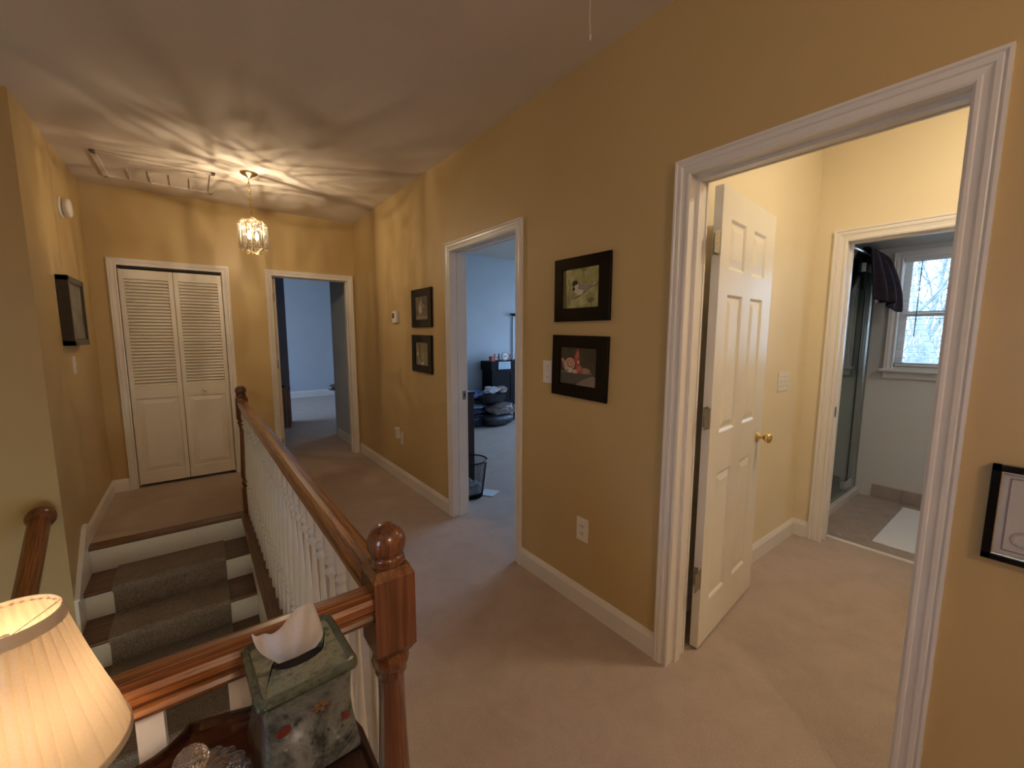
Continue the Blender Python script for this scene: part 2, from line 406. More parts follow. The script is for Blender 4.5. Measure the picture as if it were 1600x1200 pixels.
def jamb(parent, axis, c0, c1, s0, s1, h, stop, mat=None):
    m = MB(); r = .004
    def bx(a0, a1, z0, z1, d0, d1):
        m.box((d0, a0, z0), (d1, a1, z1)) if axis == 'x' else m.box((a0, d0, z0), (a1, d1, z1))
    bx(s0-G, s0-r, 0, h+r, c0, c1); bx(s1+r, s1+G, 0, h+r, c0, c1); bx(s0-G, s1+G, h+r, h+G, c0, c1)
    d0, d1 = stop
    bx(s0-r, s0+.008, 0, h-.008, d0, d1); bx(s1-.008, s1+r, 0, h-.008, d0, d1); bx(s0-r, s1+r, h-.008, h+r, d0, d1)
    return m.obj('jamb', mat or M['trim'], parent)
d1 = struct('door_1', (0, (BTH[0]+BTH[1])/2, 0))     # lobby door frame
casing(d1, 'x', 0, -1, BTH[0], BTH[1], BTH[2]); casing(d1, 'x', .12, 1, BTH[0], BTH[1], BTH[2]); jamb(d1, 'x', 0, .12, BTH[0], BTH[1], BTH[2], (.045, .08))
d2 = struct('door_2', (0, (MID[0]+MID[1])/2, 0))
casing(d2, 'x', 0, -1, MID[0], MID[1], MID[2]); casing(d2, 'x', .12, 1, MID[0], MID[1], MID[2]); jamb(d2, 'x', 0, .12, MID[0], MID[1], MID[2], (.045, .08))
m = MB().box((.086, MID[1]-.0005, .93), (.116, MID[1]+.0045, 1.0)); m.box((.096, MID[1]-.0015, .95), (.106, MID[1]+.0, .98), 1)
tag(m.obj('strike_plate', [M['nickel'], M['slot']], d2), 'tarnished metal strike plate')
d3 = struct('door_3', ((FAR[0]+FAR[1])/2, YF, 0))
casing(d3, 'y', YF, -1, *FAR); casing(d3, 'y', YF+.12, 1, *FAR); jamb(d3, 'y', YF, YF+.12, *FAR, (YF+.045, YF+.08))
# its leaf stands open inwards against the wall on the left
lf = MB().box((FAR[0]+.012, YF+.125, .01), (FAR[0]+.047, YF+.125+.74, 2.03), 0, .002)
lf = lf.obj('door_leaf', M['door'], d3)
for z in (.22, 1.10, 1.83): MB().box((FAR[0]+.003, YF+.105, z-.045), (FAR[0]+.03, YF+.126, z+.045), 0, .003).obj('hinge', M['nickel'], lf)
d4 = struct('door_4', ((CLO[0]+CLO[1])/2, YF, 0))
casing(d4, 'y', YF, -1, *CLO); jamb(d4, 'y', YF, YF+.12, *CLO, (YF+.07, YF+.09))
def bifold(x0, x1, knob):
    y0, y1 = YF+.004, YF+.034; z0, z1 = .03, 2.005; st = .034; m = MB()
    m.box((x0, y0, z0), (x0+st, y1, z1), 0, .002).box((x1-st, y0, z0), (x1, y1, z1), 0, .002)
    m.box((x0+st, y0, z1-.082), (x1-st, y1, z1)).box((x0+st, y0, .84), (x1-st, y1, .955)).box((x0+st, y0, z0), (x1-st, y1, .14))
    # louvres
    n = 33; zb, zt = .955, z1-.082
    for k in range(n):
        z = zb + (k+.5)*(zt-zb)/n; hh = (zt-zb)/n*.40
        a, b = x0+st, x1-st
        m.add([(a, y0+.002, z-hh), (b, y0+.002, z-hh), (b, y0+.007, z-hh-.003), (a, y0+.007, z-hh-.003),
               (a, y1-.006, z+hh+.003), (b, y1-.006, z+hh+.003), (b, y1-.002, z+hh), (a, y1-.002, z+hh)],
              [(0,1,2,3), (4,5,6,7), (0,1,5,4), (3,2,6,7), (0,3,7,4), (1,2,6,5)])
    # raised lower panel
    m.box((x0+st, y0+.012, .14), (x1-st, y1-.006, .84))
    a, b, c, d = x0+st+.006, x1-st-.006, .146, .834; e = .045
    m.add([(a, y0+.012, c), (b, y0+.012, c), (b, y0+.012, d), (a, y0+.012, d), (a+e, y0+.003, c+e), (b-e, y0+.003, c+e), (b-e, y0+.003, d-e), (a+e, y0+.003, d-e)],
          [(0,1,5,4), (1,2,6,5), (2,3,7,6), (3,0,4,7), (4,5,6,7)])
    o = m.obj('door_leaf', M['door'], d4)
    if knob:
        MB().lathe([(.006, 0), (.006, -.012), (.014, -.016), (.017, -.024), (.012, -.031), (0, -.033)], (knob, y0, .887), 16, axis='y').obj('knob', M['door'], o)
bifold(-2.039, -1.665, None); bifold(-1.661, -1.291, -1.494)
MB().box((-2.04, YF+.01, 2.016), (-1.29, YF+.028, 2.034)).obj('track', M['dark'], d4)
d5 = struct('door_5', (1.84, .5, 0))
casing(d5, 'x', 1.84, -1, .19, .885, 2.03, scale=1.25); jamb(d5, 'x', 1.84, 1.98, .19, .885, 2.03, (1.90, 1.935))
MB().box((1.90, .8835, .88), (1.925, .8895, .95)).obj('strike_plate', M['nickel'], d5)

# ------------------------------------------------------------------ the open six-panel door
dr = struct('door_6', (.187, .874, 0)); dr.rotation_euler = (0, 0, radians(5.9))
DW, DZ0, DZ1, T = .700, .012, 2.034, .035
cols = [(.100, .283), (.388, .570)]; rows = [(.205, .815), (1.0, 1.607), (1.712, 1.918)]
m = MB()
xs = [0, cols[0][0], cols[0][1], cols[1][0], cols[1][1], DW]; zs = [DZ0, rows[0][0], rows[0][1], rows[1][0], rows[1][1], rows[2][0], rows[2][1], DZ1]
for side in (0, 1):
    Y = lambda d: d if side == 0 else T-d
    for i in range(5):
        for j in range(7):
            a, b, c, d = xs[i], xs[i+1], zs[j], zs[j+1]
            if i in (1, 3) and j in (1, 3, 5):
                st = [(0, 0), (.004, .002), (.012, .009), (.020, .009), (.046, .002)]
                rg = [[(a+e, Y(t), c+e), (b-e, Y(t), c+e), (b-e, Y(t), d-e), (a+e, Y(t), d-e)] for e, t in st]
                vs = [p for r in rg for p in r]; fs = []
                for q in range(len(rg)-1):
                    for k in range(4): fs.append((q*4+k, q*4+(k+1) % 4, q*4+4+(k+1) % 4, q*4+4+k))
                q = len(rg)-1; fs.append((q*4, q*4+1, q*4+2, q*4+3)); m.add(vs, fs)
            else: m.add([(a, Y(0), c), (b, Y(0), c), (b, Y(0), d), (a, Y(0), d)], [(0, 1, 2, 3)])
for a, b in (((0, 0), (0, T)), ((DW, 0), (DW, T))): m.add([(a[0], a[1], DZ0), (b[0], b[1], DZ0), (b[0], b[1], DZ1), (a[0], a[1], DZ1)], [(0, 1, 2, 3)])
for z in (DZ0, DZ1): m.add([(0, 0, z), (DW, 0, z), (DW, T, z), (0, T, z)], [(0, 1, 2, 3)])
leaf = m.obj('door_leaf', M['door'], dr, local=True)
m = MB()
m.lathe([(.030, -.0005), (.030, -.005), (.012, -.010), (.010, -.030), (.020, -.038), (.027, -.050), (.026, -.060), (.016, -.068), (0, -.070)], (.640, 0, .895), 24, axis='y')
m.lathe([(.030, T+.0005), (.030, T+.005), (.012, T+.010), (.010, T+.030), (.020, T+.038), (.027, T+.050), (.016, T+.066), (0, T+.068)], (.640, 0, .895), 24, axis='y')
m.obj('door_handle', M['brass'], leaf, local=True)
for z in (.352, 1.082, 1.806):
    m = MB()
    m.box((-.0022, .002, z-.044), (-.0002, T-.003, z+.044), 0, .0009)      # leaf on the door edge
    for k in range(3): m.lathe([(.0035, 0), (.0035, .0015)], (-.0022-.001, .010+.006*(k % 2), z-.03+.03*k), 8, 1, axis='x')
    m.lathe([(.0, -.050), (.006, -.048), (.0062, .048), (0, .050)], (-.010, T+.004-.030, z), 12)
    m.box((-.062, .0, z-.044), (-.010, .0015, z+.044), 0, 0)
    m.obj('hinge', [M['nickel'], M['slot']], leaf, local=True)

# ------------------------------------------------------------------ staircase
RUN = .268; Y0 = 3.82; RISE = .19
XR = -1.312
st = thing('staircase', (-1.77, 3.85, -2.76), 'staircase of stained oak treads and white risers going down beside the white balusters', 'stairs')
def nosing(m, x0, x1, yf, yb, z, t=.028):
    pr = [(yb, z-t), (yb, z), (yf+.010, z), (yf+.002, z-.005), (yf, z-t/2), (yf+.002, z-t+.005), (yf+.010, z-t)]
    k = len(pr); m.add([(x0, p, q) for p, q in pr]+[(x1, p, q) for p, q in pr], [(i, (i+1) % k, k+(i+1) % k, k+i) for i in range(k)]+[tuple(range(k)), tuple(range(k, 2*k))])
for i in range(0, 14):
    z = -RISE*i; yf = Y0-RUN*i; xl = XL+.016 if i < 3 else -3.17
    if i < 14:
        m = MB(); nosing(m, xl, XR, yf, yf+(.085 if i == 0 else RUN+.03), z+(.003 if i == 0 else 0)); o = m.obj('tread', M['tread'], st)
    m = MB(); m.box((xl, yf+.03, z-RISE), (XR, yf+.045, z-.028)); m.obj('riser', M['trim'], st)
# skirt board on the left wall, following the slope
sk = MB()
q = [(3.86, .115), (3.86, -.19), (YC, -.62), (YC, -.165), (3.80, .14), (3.845, .155)]
n = len(q); sk.add([(XL, y, z) for y, z in q]+[(XL+.016, y, z) for y, z in q], [(k, (k+1) % n, n+(k+1) % n, n+k) for k in range(n)]+[tuple(range(n)), tuple(range(n, 2*n))])
cap = [(YC, -.165), (3.80, .14), (3.845, .155), (3.845, .168), (3.795, .153), (YC, -.152)]
sk.add([(XL, y, z) for y, z in cap]+[(XL+.024, y, z) for y, z in cap], [(k, (k+1) % n, n+(k+1) % n, n+k) for k in range(n)]+[tuple(range(n)), tuple(range(n, 2*n))])
sk.obj('skirt_board', M['trim'], st)
# right-hand stringer / well face
MB().box((XR, .87, -2.76), (-1.235, 3.86, -.022)).obj('stringer', M['trim'], st)
tag(MB().box((-3.18, .78, -.32), (-1.235, .87, -.022)).obj('trim_2', M['trim']), kind='structure')
# carpet runner
rp = []
top = [(Y0+.028, -RISE+.0)]
for i in range(1, 13):
    z = -RISE*i; yf = Y0-RUN*i
    rp += [(yf+RUN+.028 if i == 1 else yf+RUN+.018, z+.012), (yf, z+.014), (yf-.012, z+.006), (yf-.014, z-.018), (yf-.006, z-.034), (yf+.018, z-.040), (yf+.018, z-RISE+.012)]
m = MB(); tb_ = .011; xa, xb = -2.075, -1.47
# offset inward copy to give the carpet a thickness
def off(pts, d):
    out = []
    for k, p in enumerate(pts):
        a = Vector(pts[max(0, k-1)]); b = Vector(pts[min(len(pts)-1, k+1)]); t = (b-a).normalized(); out.append((p[0]+t[1]*-d*-1*-1, p[1]+t[0]*d*1))
    return out
inn = [(y+.0, z-.0) for y, z in off(rp, .010)]
k = len(rp)
vs = [(xa, y, z) for y, z in rp]+[(xb, y, z) for y, z in rp]+[(xa, y, z) for y, z in inn]+[(xb, y, z) for y, z in inn]
fs = []
for i in range(k-1):
    fs += [(i, i+1, k+i+1, k+i), (2*k+i, 2*k+i+1, 3*k+i+1, 3*k+i), (i, i+1, 2*k+i+1, 2*k+i), (k+i, k+i+1, 3*k+i+1, 3*k+i)]
fs += [(0, k, 3*k, 2*k), (k-1, 2*k-1, 4*k-1, 3*k-1)]
tag(m.add(vs, fs).obj('stair_runner', M['runner']), 'taupe carpet runner laid down the middle of the staircase', 'carpet runner')

# ------------------------------------------------------------------ balustrade
ra = thing('balustrade', (-1.25, .825, 0), 'oak handrail on white turned balusters with two oak newel posts round the stairwell', 'railing')
NX, NY, FX, FY = -1.255, .806, -1.279, 3.90
def railx(y): return NX + (FX-NX)*(y-NY)/(FY-NY)
def newel(x, y, dz=0, name='newel_post'):
    m = MB(); h = .042; b0, b1, ch = .790+dz, .965+dz, .018
    # square block with chamfered shoulders
    def sq(z, k): return [(x-k, y-k, z), (x+k, y-k, z), (x+k, y+k, z), (x-k, y+k, z)]
    rg = [sq(b0-.02, .030), sq(b0, h), sq(b1-ch, h), sq(b1, .034)]
    vs = [p for r in rg for p in r]; fs = [(0, 3, 2, 1), (12, 13, 14, 15)]
    for q in range(3):
        for k in range(4): fs.append((q*4+k, q*4+(k+1) % 4, q*4+4+(k+1) % 4, q*4+4+k))
    m.add(vs, fs)
    lower = [(.030, b0-.012), (.031, b0-.022), (.036, b0-.028), (.039, b0-.040), (.036, b0-.052), (.030, b0-.058), (.033, b0-.066), (.030, b0-.074), (.027, b0-.080),
             (.0275, .66), (.030, .56), (.034, .46), (.038, .38), (.041, .32), (.040, .29), (.033, .265), (.031, .262), (.037, .252), (.040, .240), (.036, .226), (.031, .220), (.031, .212)]
    m.lathe([(r, z) for r, z in reversed(lower)], (x, y, 0), 28)
    rg = [sq(.0, h), sq(.19, h), sq(.214, .030)]
    vs = [p for r in rg for p in r]; fs = [(0, 3, 2, 1), (8, 9, 10, 11)]
    for q in range(2):
        for k in range(4): fs.append((q*4+k, q*4+(k+1) % 4, q*4+4+(k+1) % 4, q*4+4+k))
    m.add(vs, fs)
    fin = [(.030, b1-.006), (.035, b1), (.036, b1+.005), (.033, b1+.009), (.035, b1+.012), (.032, b1+.018), (.024, b1+.022)]
    m.lathe(fin, (x, y, 0), 32)
    cz = 1.009+dz; rb = .0395
    m.lathe([(rb*cos(a), cz+rb*sin(a)) for a in [radians(t) for t in range(-66, 91, 12)]], (x, y, 0), 32)
    return m.obj(name, M['oakZ'], ra)
newel(NX, NY); newel(FX, FY, -.018)
RP = [(-.018, -.058), (-.026, -.058), (-.029, -.050), (-.025, -.044), (-.024, -.038), (-.030, -.034), (-.034, -.026), (-.034, -.014), (-.028, -.006), (-.016, -.001), (0, 0),
      (.016, -.001), (.028, -.006), (.034, -.014), (.034, -.026), (.030, -.034), (.024, -.038), (.025, -.044), (.029, -.050), (.026, -.058), (.018, -.058)]
RZ = .918
MB().sweep(RP, (railx(NY+.03), NY+.03, RZ), (railx(FY-.035), FY-.035, RZ)).obj('handrail', M['oakY'], ra)
MB().sweep(RP, (-3.175, NY, RZ), (NX-.035, NY, RZ)).obj('handrail', M['oakX'], ra)
def rosette(x, y):
    pass
def bal_mesh():
    m = MB(); s = .0165; z1, z0 = .872, .005
    m.box((-s, -s, .775), (s, s, z1)); m.box((-s, -s, z0), (s, s, .215))
    pr = [(.0165, .775), (.0080, .765), (.0170, .757), (.0190, .749), (.0120, .740), (.0075, .733), (.0160, .726), (.0190, .717), (.0125, .706), (.0075, .698),
          (.0085, .62), (.0110, .52), (.0140, .42), (.0165, .35), (.0175, .31), (.0150, .290), (.0080, .278), (.0165, .268), (.0190, .258), (.0080, .247), (.0165, .238), (.0185, .228), (.0145, .215)]
    m.lathe(list(reversed(pr)), (0, 0, 0), 12)
    me = m.obj('baluster', M['bal'], ra, local=True); return me
b0 = bal_mesh(); first = True
def place_bal(x, y):
    global first
    o = b0 if first else b0.copy()
    if not first: COL.objects.link(o)
    first = False
    o.location = (x-BASE[ra][0], y-BASE[ra][1], 0)
nb = 25
for k in range(1, nb+1):
    y = NY + (FY-NY)*k/(nb+1); place_bal(railx(y), y)
for k in range(1, 14): place_bal(-1.288-.1165*k, NY)
m = MB().box((-1.345, .79, -.02), (-1.205, 3.86, .005), 0, .003); m.obj('floor_cap', M['treadY'], ra)
MB().box((-3.175, .775, -.02), (-1.345, .885, .005), 0, .003).obj('floor_cap', M['tread'], ra)

# wall handrail going down
wr = thing('wall_handrail', (-2.3, YC, .4), 'round oak handrail with a ball end going down the left side of the stairs', 'handrail')
x = -2.300
A = Vector((x, YC-.062, .402)); Bv = Vector((x, YC-.062-2.2, .402-2.2*RISE/RUN))
ln_ = (Bv-A).length
ro = MB().tube([(0, 0, 0), (0, -ln_, 0)], .046, 24).obj('rail', M['oakY'], wr, local=True)
ro.location = (A.x-BASE[wr][0], A.y-BASE[wr][1], A.z-BASE[wr][2]); ro.rotation_euler = (math.atan2(RISE, RUN), 0, 0)
MB().lathe([(.0, -.056), (.022, -.053), (.042, -.043), (.056, -.027), (.064, -.006), (.064, .010), (.054, .030), (.044, .040), (.044, .045)], (x, YC-.046, .405), 28, axis='y').obj('end_cap', M['oakZ'], wr)
m = MB(); m.tube([(x, YC-.8, .402-.74*RISE/RUN-.02), (x-.01, YC-.8, .402-.74*RISE/RUN-.09), (x-.3, YC-.8, .402-.74*RISE/RUN-.10), (-3.18, YC-.8, .402-.74*RISE/RUN-.10)], .008, 8)
m.obj('bracket', M['brass'], wr)

# ------------------------------------------------------------------ pendant lantern
PX, PY = -1.108, 4.017
pl = thing('pendant_lantern', (PX, PY, 2.07), 'small brass and wavy glass lantern lit and hanging by a chain from the ceiling', 'ceiling light')
MB().lathe([(.062, H-.0005), (.062, H-.006), (.052, H-.016), (.024, H-.028), (.010, H-.042), (0, H-.046)], (PX, PY, 0), 32).obj('canopy', M['brass'], pl)
m = MB()
zc = H-.046; k = 0
while zc > 2.36:
    ln = .034; pts = []
    for t in range(14):
        a = 2*pi*t/14; u, w = .008*cos(a), ln/2*sin(a)
        pts.append((PX+(u if k % 2 else 0)+.004*sin(zc*9), PY+(0 if k % 2 else u), zc-ln/2+w))
    m.tube(pts, .0022, 6, closed=True); zc -= ln-.007; k += 1
m.tube([(PX+.006*sin(z*40), PY+.006*cos(z*40), z) for z in [H-.04-.02*i for i in range(17)]], .0016, 5)
m.obj('chain', M['brass'], pl)
NP = 5; RR = .108
def lobe(a):   # scalloped outline radius
    t = (a*NP/(2*pi)) % 1.0
    return RR*(.80 + .20*sin(pi*t))
def ang(i, t): return 2*pi*(i+t)/NP + .35
zt, zb, z1, z2 = 2.346, 2.078, 2.298, 2.118
fr = MB()
def lob_pt(i, t, z, k=1.0):
    a = ang(i, t); r = RR*(.80+.20*sin(pi*t))*k
    return (PX+r*cos(a), PY+r*sin(a), z)
for i in range(NP):
    gl = MB(); nu, vs = 12, []
    rows_ = [(zt-.004, .42), (z1+.034, .72), (z1+.016, .90), (z1, 1.0)] + [(z1+(z2-z1)*q/6, 1.0) for q in range(1, 7)] + [(z2-.014, .93), (z2-.028, .76), (zb+.004, .5)]
    for z, k in rows_:
        for u in range(nu+1): vs.append(lob_pt(i, .04+.92*u/nu, z, k*.985))
    fs = [(r*(nu+1)+u, r*(nu+1)+u+1, (r+1)*(nu+1)+u+1, (r+1)*(nu+1)+u) for r in range(len(rows_)-1) for u in range(nu)]
    gl.add(vs, fs, 0, True).obj('glass_panel', M['lantern'], pl)
    for z in (z1, z2): fr.tube([lob_pt(i, u/12, z) for u in range(13)], .0026, 6)
    fr.tube([lob_pt(i, 0, z, k) for z, k in rows_], .0030, 6)
    for kk, zz in ((1, zt), (-1, zb)):
        fr.tube([lob_pt(i, u/14, (z1 if kk > 0 else z2)+kk*(.044 if kk > 0 else .036)*sin(pi*u/14), 1.0-.35*sin(pi*u/14)) for u in range(15)], .0022, 6)
fr.lathe([(.0, zt+.022), (.010, zt+.016), (.014, zt+.004), (.022, zt-.006), (.020, zt-.010), (0, zt-.008)], (PX, PY, 0), 20)
fr.tube([(PX, PY, zt), (PX, PY, 2.17)], .005, 8)
fr.obj('frame', M['brass'], pl)
M['bulb'] = emis('glowing_lamp_bulb', (1.0, .80, .52), 9)
for i in range(2):
    a = pi*i+.4; bx_, by_ = PX+.03*cos(a), PY+.03*sin(a)
    MB().tube([(PX, PY, 2.175), (bx_, by_, 2.165), (bx_, by_, 2.19)], .005, 8).obj('candle_socket', M['brass'], pl)
    MB().lathe([(0, 2.188), (.008, 2.192), (.014, 2.21), (.012, 2.228), (.004, 2.248), (0, 2.254)], (bx_, by_, 0), 14).obj('bulb', M['bulb'], pl)

# ------------------------------------------------------------------ ceiling items
rg = thing('return_air_grille', (-1.67, 4.47, H-.02), 'white framed louvred vent panel set in the ceiling by the lantern', 'vent')
x0, x1, y0, y1 = -2.031, -1.317, 4.172, 4.776
m = MB(); w = .035
for a, b in (((x0, y0), (x1, y0+w)), ((x0, y1-w), (x1, y1)), ((x0, y0), (x0+w, y1)), ((x1-w, y0), (x1, y1))): m.box((a[0], a[1], H-.016), (b[0], b[1], H-.0005), 0, .004)
m.obj('frame', M['ceil'], rg)
m = MB().box((x0+w, y0+w, H-.003), (x1-w, y1-w, H-.0005))
for k in range(22):
    y = y0+w+(k+.5)*(y1-y0-2*w)/22
    m.box((x0+w, y-.002, H-.0045), (x1-w, y+.002, H-.003))
m.obj('louvres', M['ceil'], rg)
m = MB()
for k in range(1, 5): x = x0+w+(x1-x0-2*w)*k/5; m.box((x-.004, (y0+y1)/2-.03, H-.013), (x+.004, y1-w, H-.002))
m.obj('crossbars', M['ceil'], rg)
pc = thing('pull_cord', (-.258, 1.2, H), 'thin cream pull cord with a knotted end hanging from the ceiling', 'cord')
MB().tube([(-.263, 1.2, H), (-.2625, 1.2, 2.66), (-.261, 1.201, 2.625), (-.2595, 1.2, 2.60), (-.257, 1.2, 2.575)], .0013, 8).obj('cord', M['plastic'], pc)
MB().lathe([(0, -.016), (.0035, -.012), (.0030, -.004), (.0042, .002), (.0025, .008), (0, .010)], (-.2565, 1.2, 2.566), 10).obj('knot', M['plastic'], pc)

# ------------------------------------------------------------------ wall things
def plate(name, loc, normal, w, h, label, cat, group=None, kind='switch', gangs=1):
    """wall plate; normal = '-x','+x','-y' ; loc on the wall surface"""
    t = thing(name, loc, label, cat, group)
    def P(u, v, d):
        if normal == '-x': return (loc[0]-d, loc[1]-u, loc[2]+v)
        if normal == '+x': return (loc[0]+d, loc[1]+u, loc[2]+v)
        return (loc[0]+u, loc[1]-d, loc[2]+v)
    def bx(m, u0, u1, v0, v1, d0, d1, mi=0, bev=0): m.box(P(u0, v0, d0), P(u1, v1, d1), mi, bev)
    m = MB(); bx(m, -w/2, w/2, -h/2, h/2, 0, .006, 0, .002)
    for g in range(gangs):
        u = (g-(gangs-1)/2)*.046
        if kind == 'switch':
            for v in (.03, -.03): bx(m, u-.003, u+.003, v-.003, v+.003, .006, .0066, 1)
    m.obj('cover_plate', [M['plastic'], M['slot']], t)
    for g in range(gangs):
        u = (g-(gangs-1)/2)*.046
        if kind == 'switch':
            m = MB(); bx(m, u-.005, u+.005, -.012, .012, .0058, .008, 0); bx(m, u-.004, u+.004, .001, .010, .006, .017, 0, .001); m.obj('toggle', M['plastic'], t)
        else:
            for v in (.02, -.02):
                m = MB(); bx(m, -.017, .017, v-.014, v+.014, .0058, .0085, 0, .001)
                bx(m, -.009, -.006, v-.004, v+.007, .0085, .009, 1); bx(m, .006, .009, v-.004, v+.007, .0085, .009, 1); bx(m, -.002, .002, v-.010, v-.006, .0085, .009, 1)
                m.obj('socket', [M['plastic'], M['slot']], t)
    return t
plate('light_switch', (0, 1.700, 1.231), '-x', .070, .122, 'white light switch plate partly behind the lower framed print by the lobby door', 'light switch', gangs=1)
plate('light_switch', (XL, 4.16, 1.218), '+x', .070, .122, 'ivory light switch on the left wall below the deep dark frame', 'light switch', gangs=1)
plate('light_switch', (1.463, 1.065, 1.138), '-y', .165, .125, 'ivory three gang switch plate on the cream lobby wall behind the door', 'light switch', gangs=3)
plate('wall_outlet', (0, 1.416, .427), '-x', .080, .125, 'white double wall outlet low on the mustard wall below the framed prints', 'outlet', kind='outlet')
wo = plate('wall_outlet', (0, 3.80, .435), '-x', .080, .125, 'white wall outlet with something plugged in, near the far doorway', 'outlet', kind='outlet')
nl = MB().box((-.045, 3.80, .43), (-.0095, 3.845, .53), 0, .004).box((-.050, 3.798, .51), (-.012, 3.85, .535), 0, .004)
tag(nl.obj('air_freshener', M['plastic']), 'small white plug-in device sitting in the far wall outlet', 'plug-in')
# thermostat
t = thing('thermostat', (0, 3.83, 1.60), 'small white thermostat on the mustard wall left of the small prints', 'thermostat')
MB().box((-.028, 3.775, 1.545), (0, 3.885, 1.652), 0, .004).obj('housing', M['plastic'], t)
MB().box((-.0295, 3.83, 1.585), (-.0275, 3.872, 1.632), 0).obj('screen', M['slot'], t)
# smoke detector / chime on left wall
t = thing('smoke_detector', (XL, 4.33, 2.31), 'round cream smoke detector high on the left wall above the deep dark frame', 'smoke detector')
MB().lathe([(.072, 0), (.072, .010), (.066, .014), (0, .014)], (XL, 4.31, 2.31), 28, axis='x').obj('base', M['plastic'], t)
MB().lathe([(.045, .014), (.046, .020), (.064, .024), (.066, .046), (.055, .056), (0, .060)], (XL, 4.31, 2.31), 28, axis='x').obj('cover', M['plastic'], t)

# framed art -------------------------------------------------
PC = {}
def col(c, rough=.6):
    if c not in PC: PC[c] = flat('print_ink', c, rough)
    return PC[c]
def ell(cu, cv, a, b, rot=0, n=18): return [(cu+a*cos(t)*cos(rot)-b*sin(t)*sin(rot), cv+a*cos(t)*sin(rot)+b*sin(t)*cos(rot)) for t in [2*pi*k/n for k in range(n)]]
def stroke(pts, w):
    L_, R_ = [], []
    for k, p in enumerate(pts):
        a = Vector(pts[max(0, k-1)]); b = Vector(pts[min(len(pts)-1, k+1)]); t = (b-a).normalized(); ww = w*(1-.5*k/len(pts))
        L_.append((p[0]-t.y*ww, p[1]+t.x*ww)); R_.append((p[0]+t.y*ww, p[1]-t.x*ww))
    return L_+R_[::-1]
def framed(name, c, w, h, iw, ih, ic, bg, shapes, label, group, tilt=0, depth=.018):
    """glossy black frame on the right wall; c=(y,z) centre; shapes: [(colour, polygon)] in image u (right) v (up)"""
    t = thing(name, (0, c[0], c[1]), label, 'framed picture', group)
    ct, sn = cos(tilt), sin(tilt)
    def P(u, v, d): return (-d, c[0]-(u*ct-v*sn), c[1]+(u*sn+v*ct))
    m = MB()
    # bevelled wide frame made of four mitred sides
    rings = [(w/2, h/2, .002, 0, 0), (w/2, h/2, depth-.003, 0, 0), (w/2-.004, h/2-.004, depth, 0, 0), (iw/2+.003, ih/2+.003, depth-.0005, ic[0], ic[1]), (iw/2, ih/2, depth-.008, ic[0], ic[1])]
    vs = []
    for a, b, d, ou, ov in rings: vs += [P(ou-a, ov-b, d), P(ou+a, ov-b, d), P(ou+a, ov+b, d), P(ou-a, ov+b, d)]
    fs = []
    for q in range(len(rings)-1):
        for k in range(4): fs.append((q*4+k, q*4+(k+1) % 4, q*4+4+(k+1) % 4, q*4+4+k))
    fs.append((0, 1, 2, 3)); m.add(vs, fs); m.obj('frame', M['black'], t)
    m = MB(); mats = [bg]; d = depth-.009
    m.add([P(ic[0]-iw/2, ic[1]-ih/2, d), P(ic[0]+iw/2, ic[1]-ih/2, d), P(ic[0]+iw/2, ic[1]+ih/2, d), P(ic[0]-iw/2, ic[1]+ih/2, d)], [(0, 1, 2, 3)], 0)
    for k, (cc, pts) in enumerate(shapes):
        d += .00012
        cm = col(cc)
        if cm not in mats: mats.append(cm)
        m.add([P(ic[0]+max(-iw/2, min(iw/2, u)), ic[1]+max(-ih/2, min(ih/2, v)), d) for u, v in pts], [tuple(range(len(pts)))], mats.index(cm))
    m.obj('print', mats, t)
    return t
def bgmat(name, c1, c2, c3, scale=14):
    m, nt, N, L, P = new_mat(name); v = coords(N, L)
    L.new(ramp(N, L, noise(N, L, v, scale, 4, .6, .8), [(.3, c1), (.5, c2), (.7, c3)]), P.inputs['Base Color'])
    P.inputs['Roughness'].default_value = .35
    return m
dk, lt, gy = (.02, .015, .012), (.62, .58, .50), (.30, .28, .24)
shp = [((.16, .14, .06), [(-.12, -.1), (-.092, -.1), (-.100, .1), (-.12, .1)]),
       ((.13, .11, .05), stroke([(-.075, -.075), (-.045, -.05), (-.01, -.04), (.03, -.02), (.07, .0), (.118, .012)], .004)),
       ((.16, .13, .06), stroke([(-.085, .05), (-.07, .01), (-.085, -.04), (-.07, -.08)], .0025)),
       ((.30, .30, .14), ell(.065, -.048, .030, .022, .2)), ((.16, .16, .07), ell(.070, -.062, .022, .012, .2)), ((.36, .36, .20), ell(.045, .068, .025, .014)),
       ((.14, .13, .06), stroke([(.07, -.06), (.075, -.09)], .003)),
       ((.42, .42, .24), ell(-.05, -.065, .022, .012, .5)),
       (gy, [(.00, .005), (.035, .004), (.085, .026), (.088, .018), (.045, -.018), (.0, -.022)]),
       (lt, ell(-.012, -.010, .034, .022, -.35)), (gy, ell(.012, .003, .030, .013, -.05)), (lt, ell(-.030, .012, .018, .017)),
       (dk, ell(-.036, .024, .019, .015, .2)), (dk, ell(-.044, -.002, .009, .010)), (lt, ell(-.026, .010, .012, .008)), (dk, [(-.054, .016), (-.062, .011), (-.053, .010)])]
framed('framed_print', (1.4555, 1.658), .370, .315, .240, .190, (-.005, .005), bgmat('print_moss_green', (.20, .19, .06), (.40, .38, .15), (.55, .53, .26)), shp,
       'black framed print of a small bird on a branch, the upper of the near pair', 'black framed prints on the right wall')
pk, rd, cr, bw = (.45, .17, .12), (.42, .07, .04), (.60, .45, .34), (.10, .085, .07)
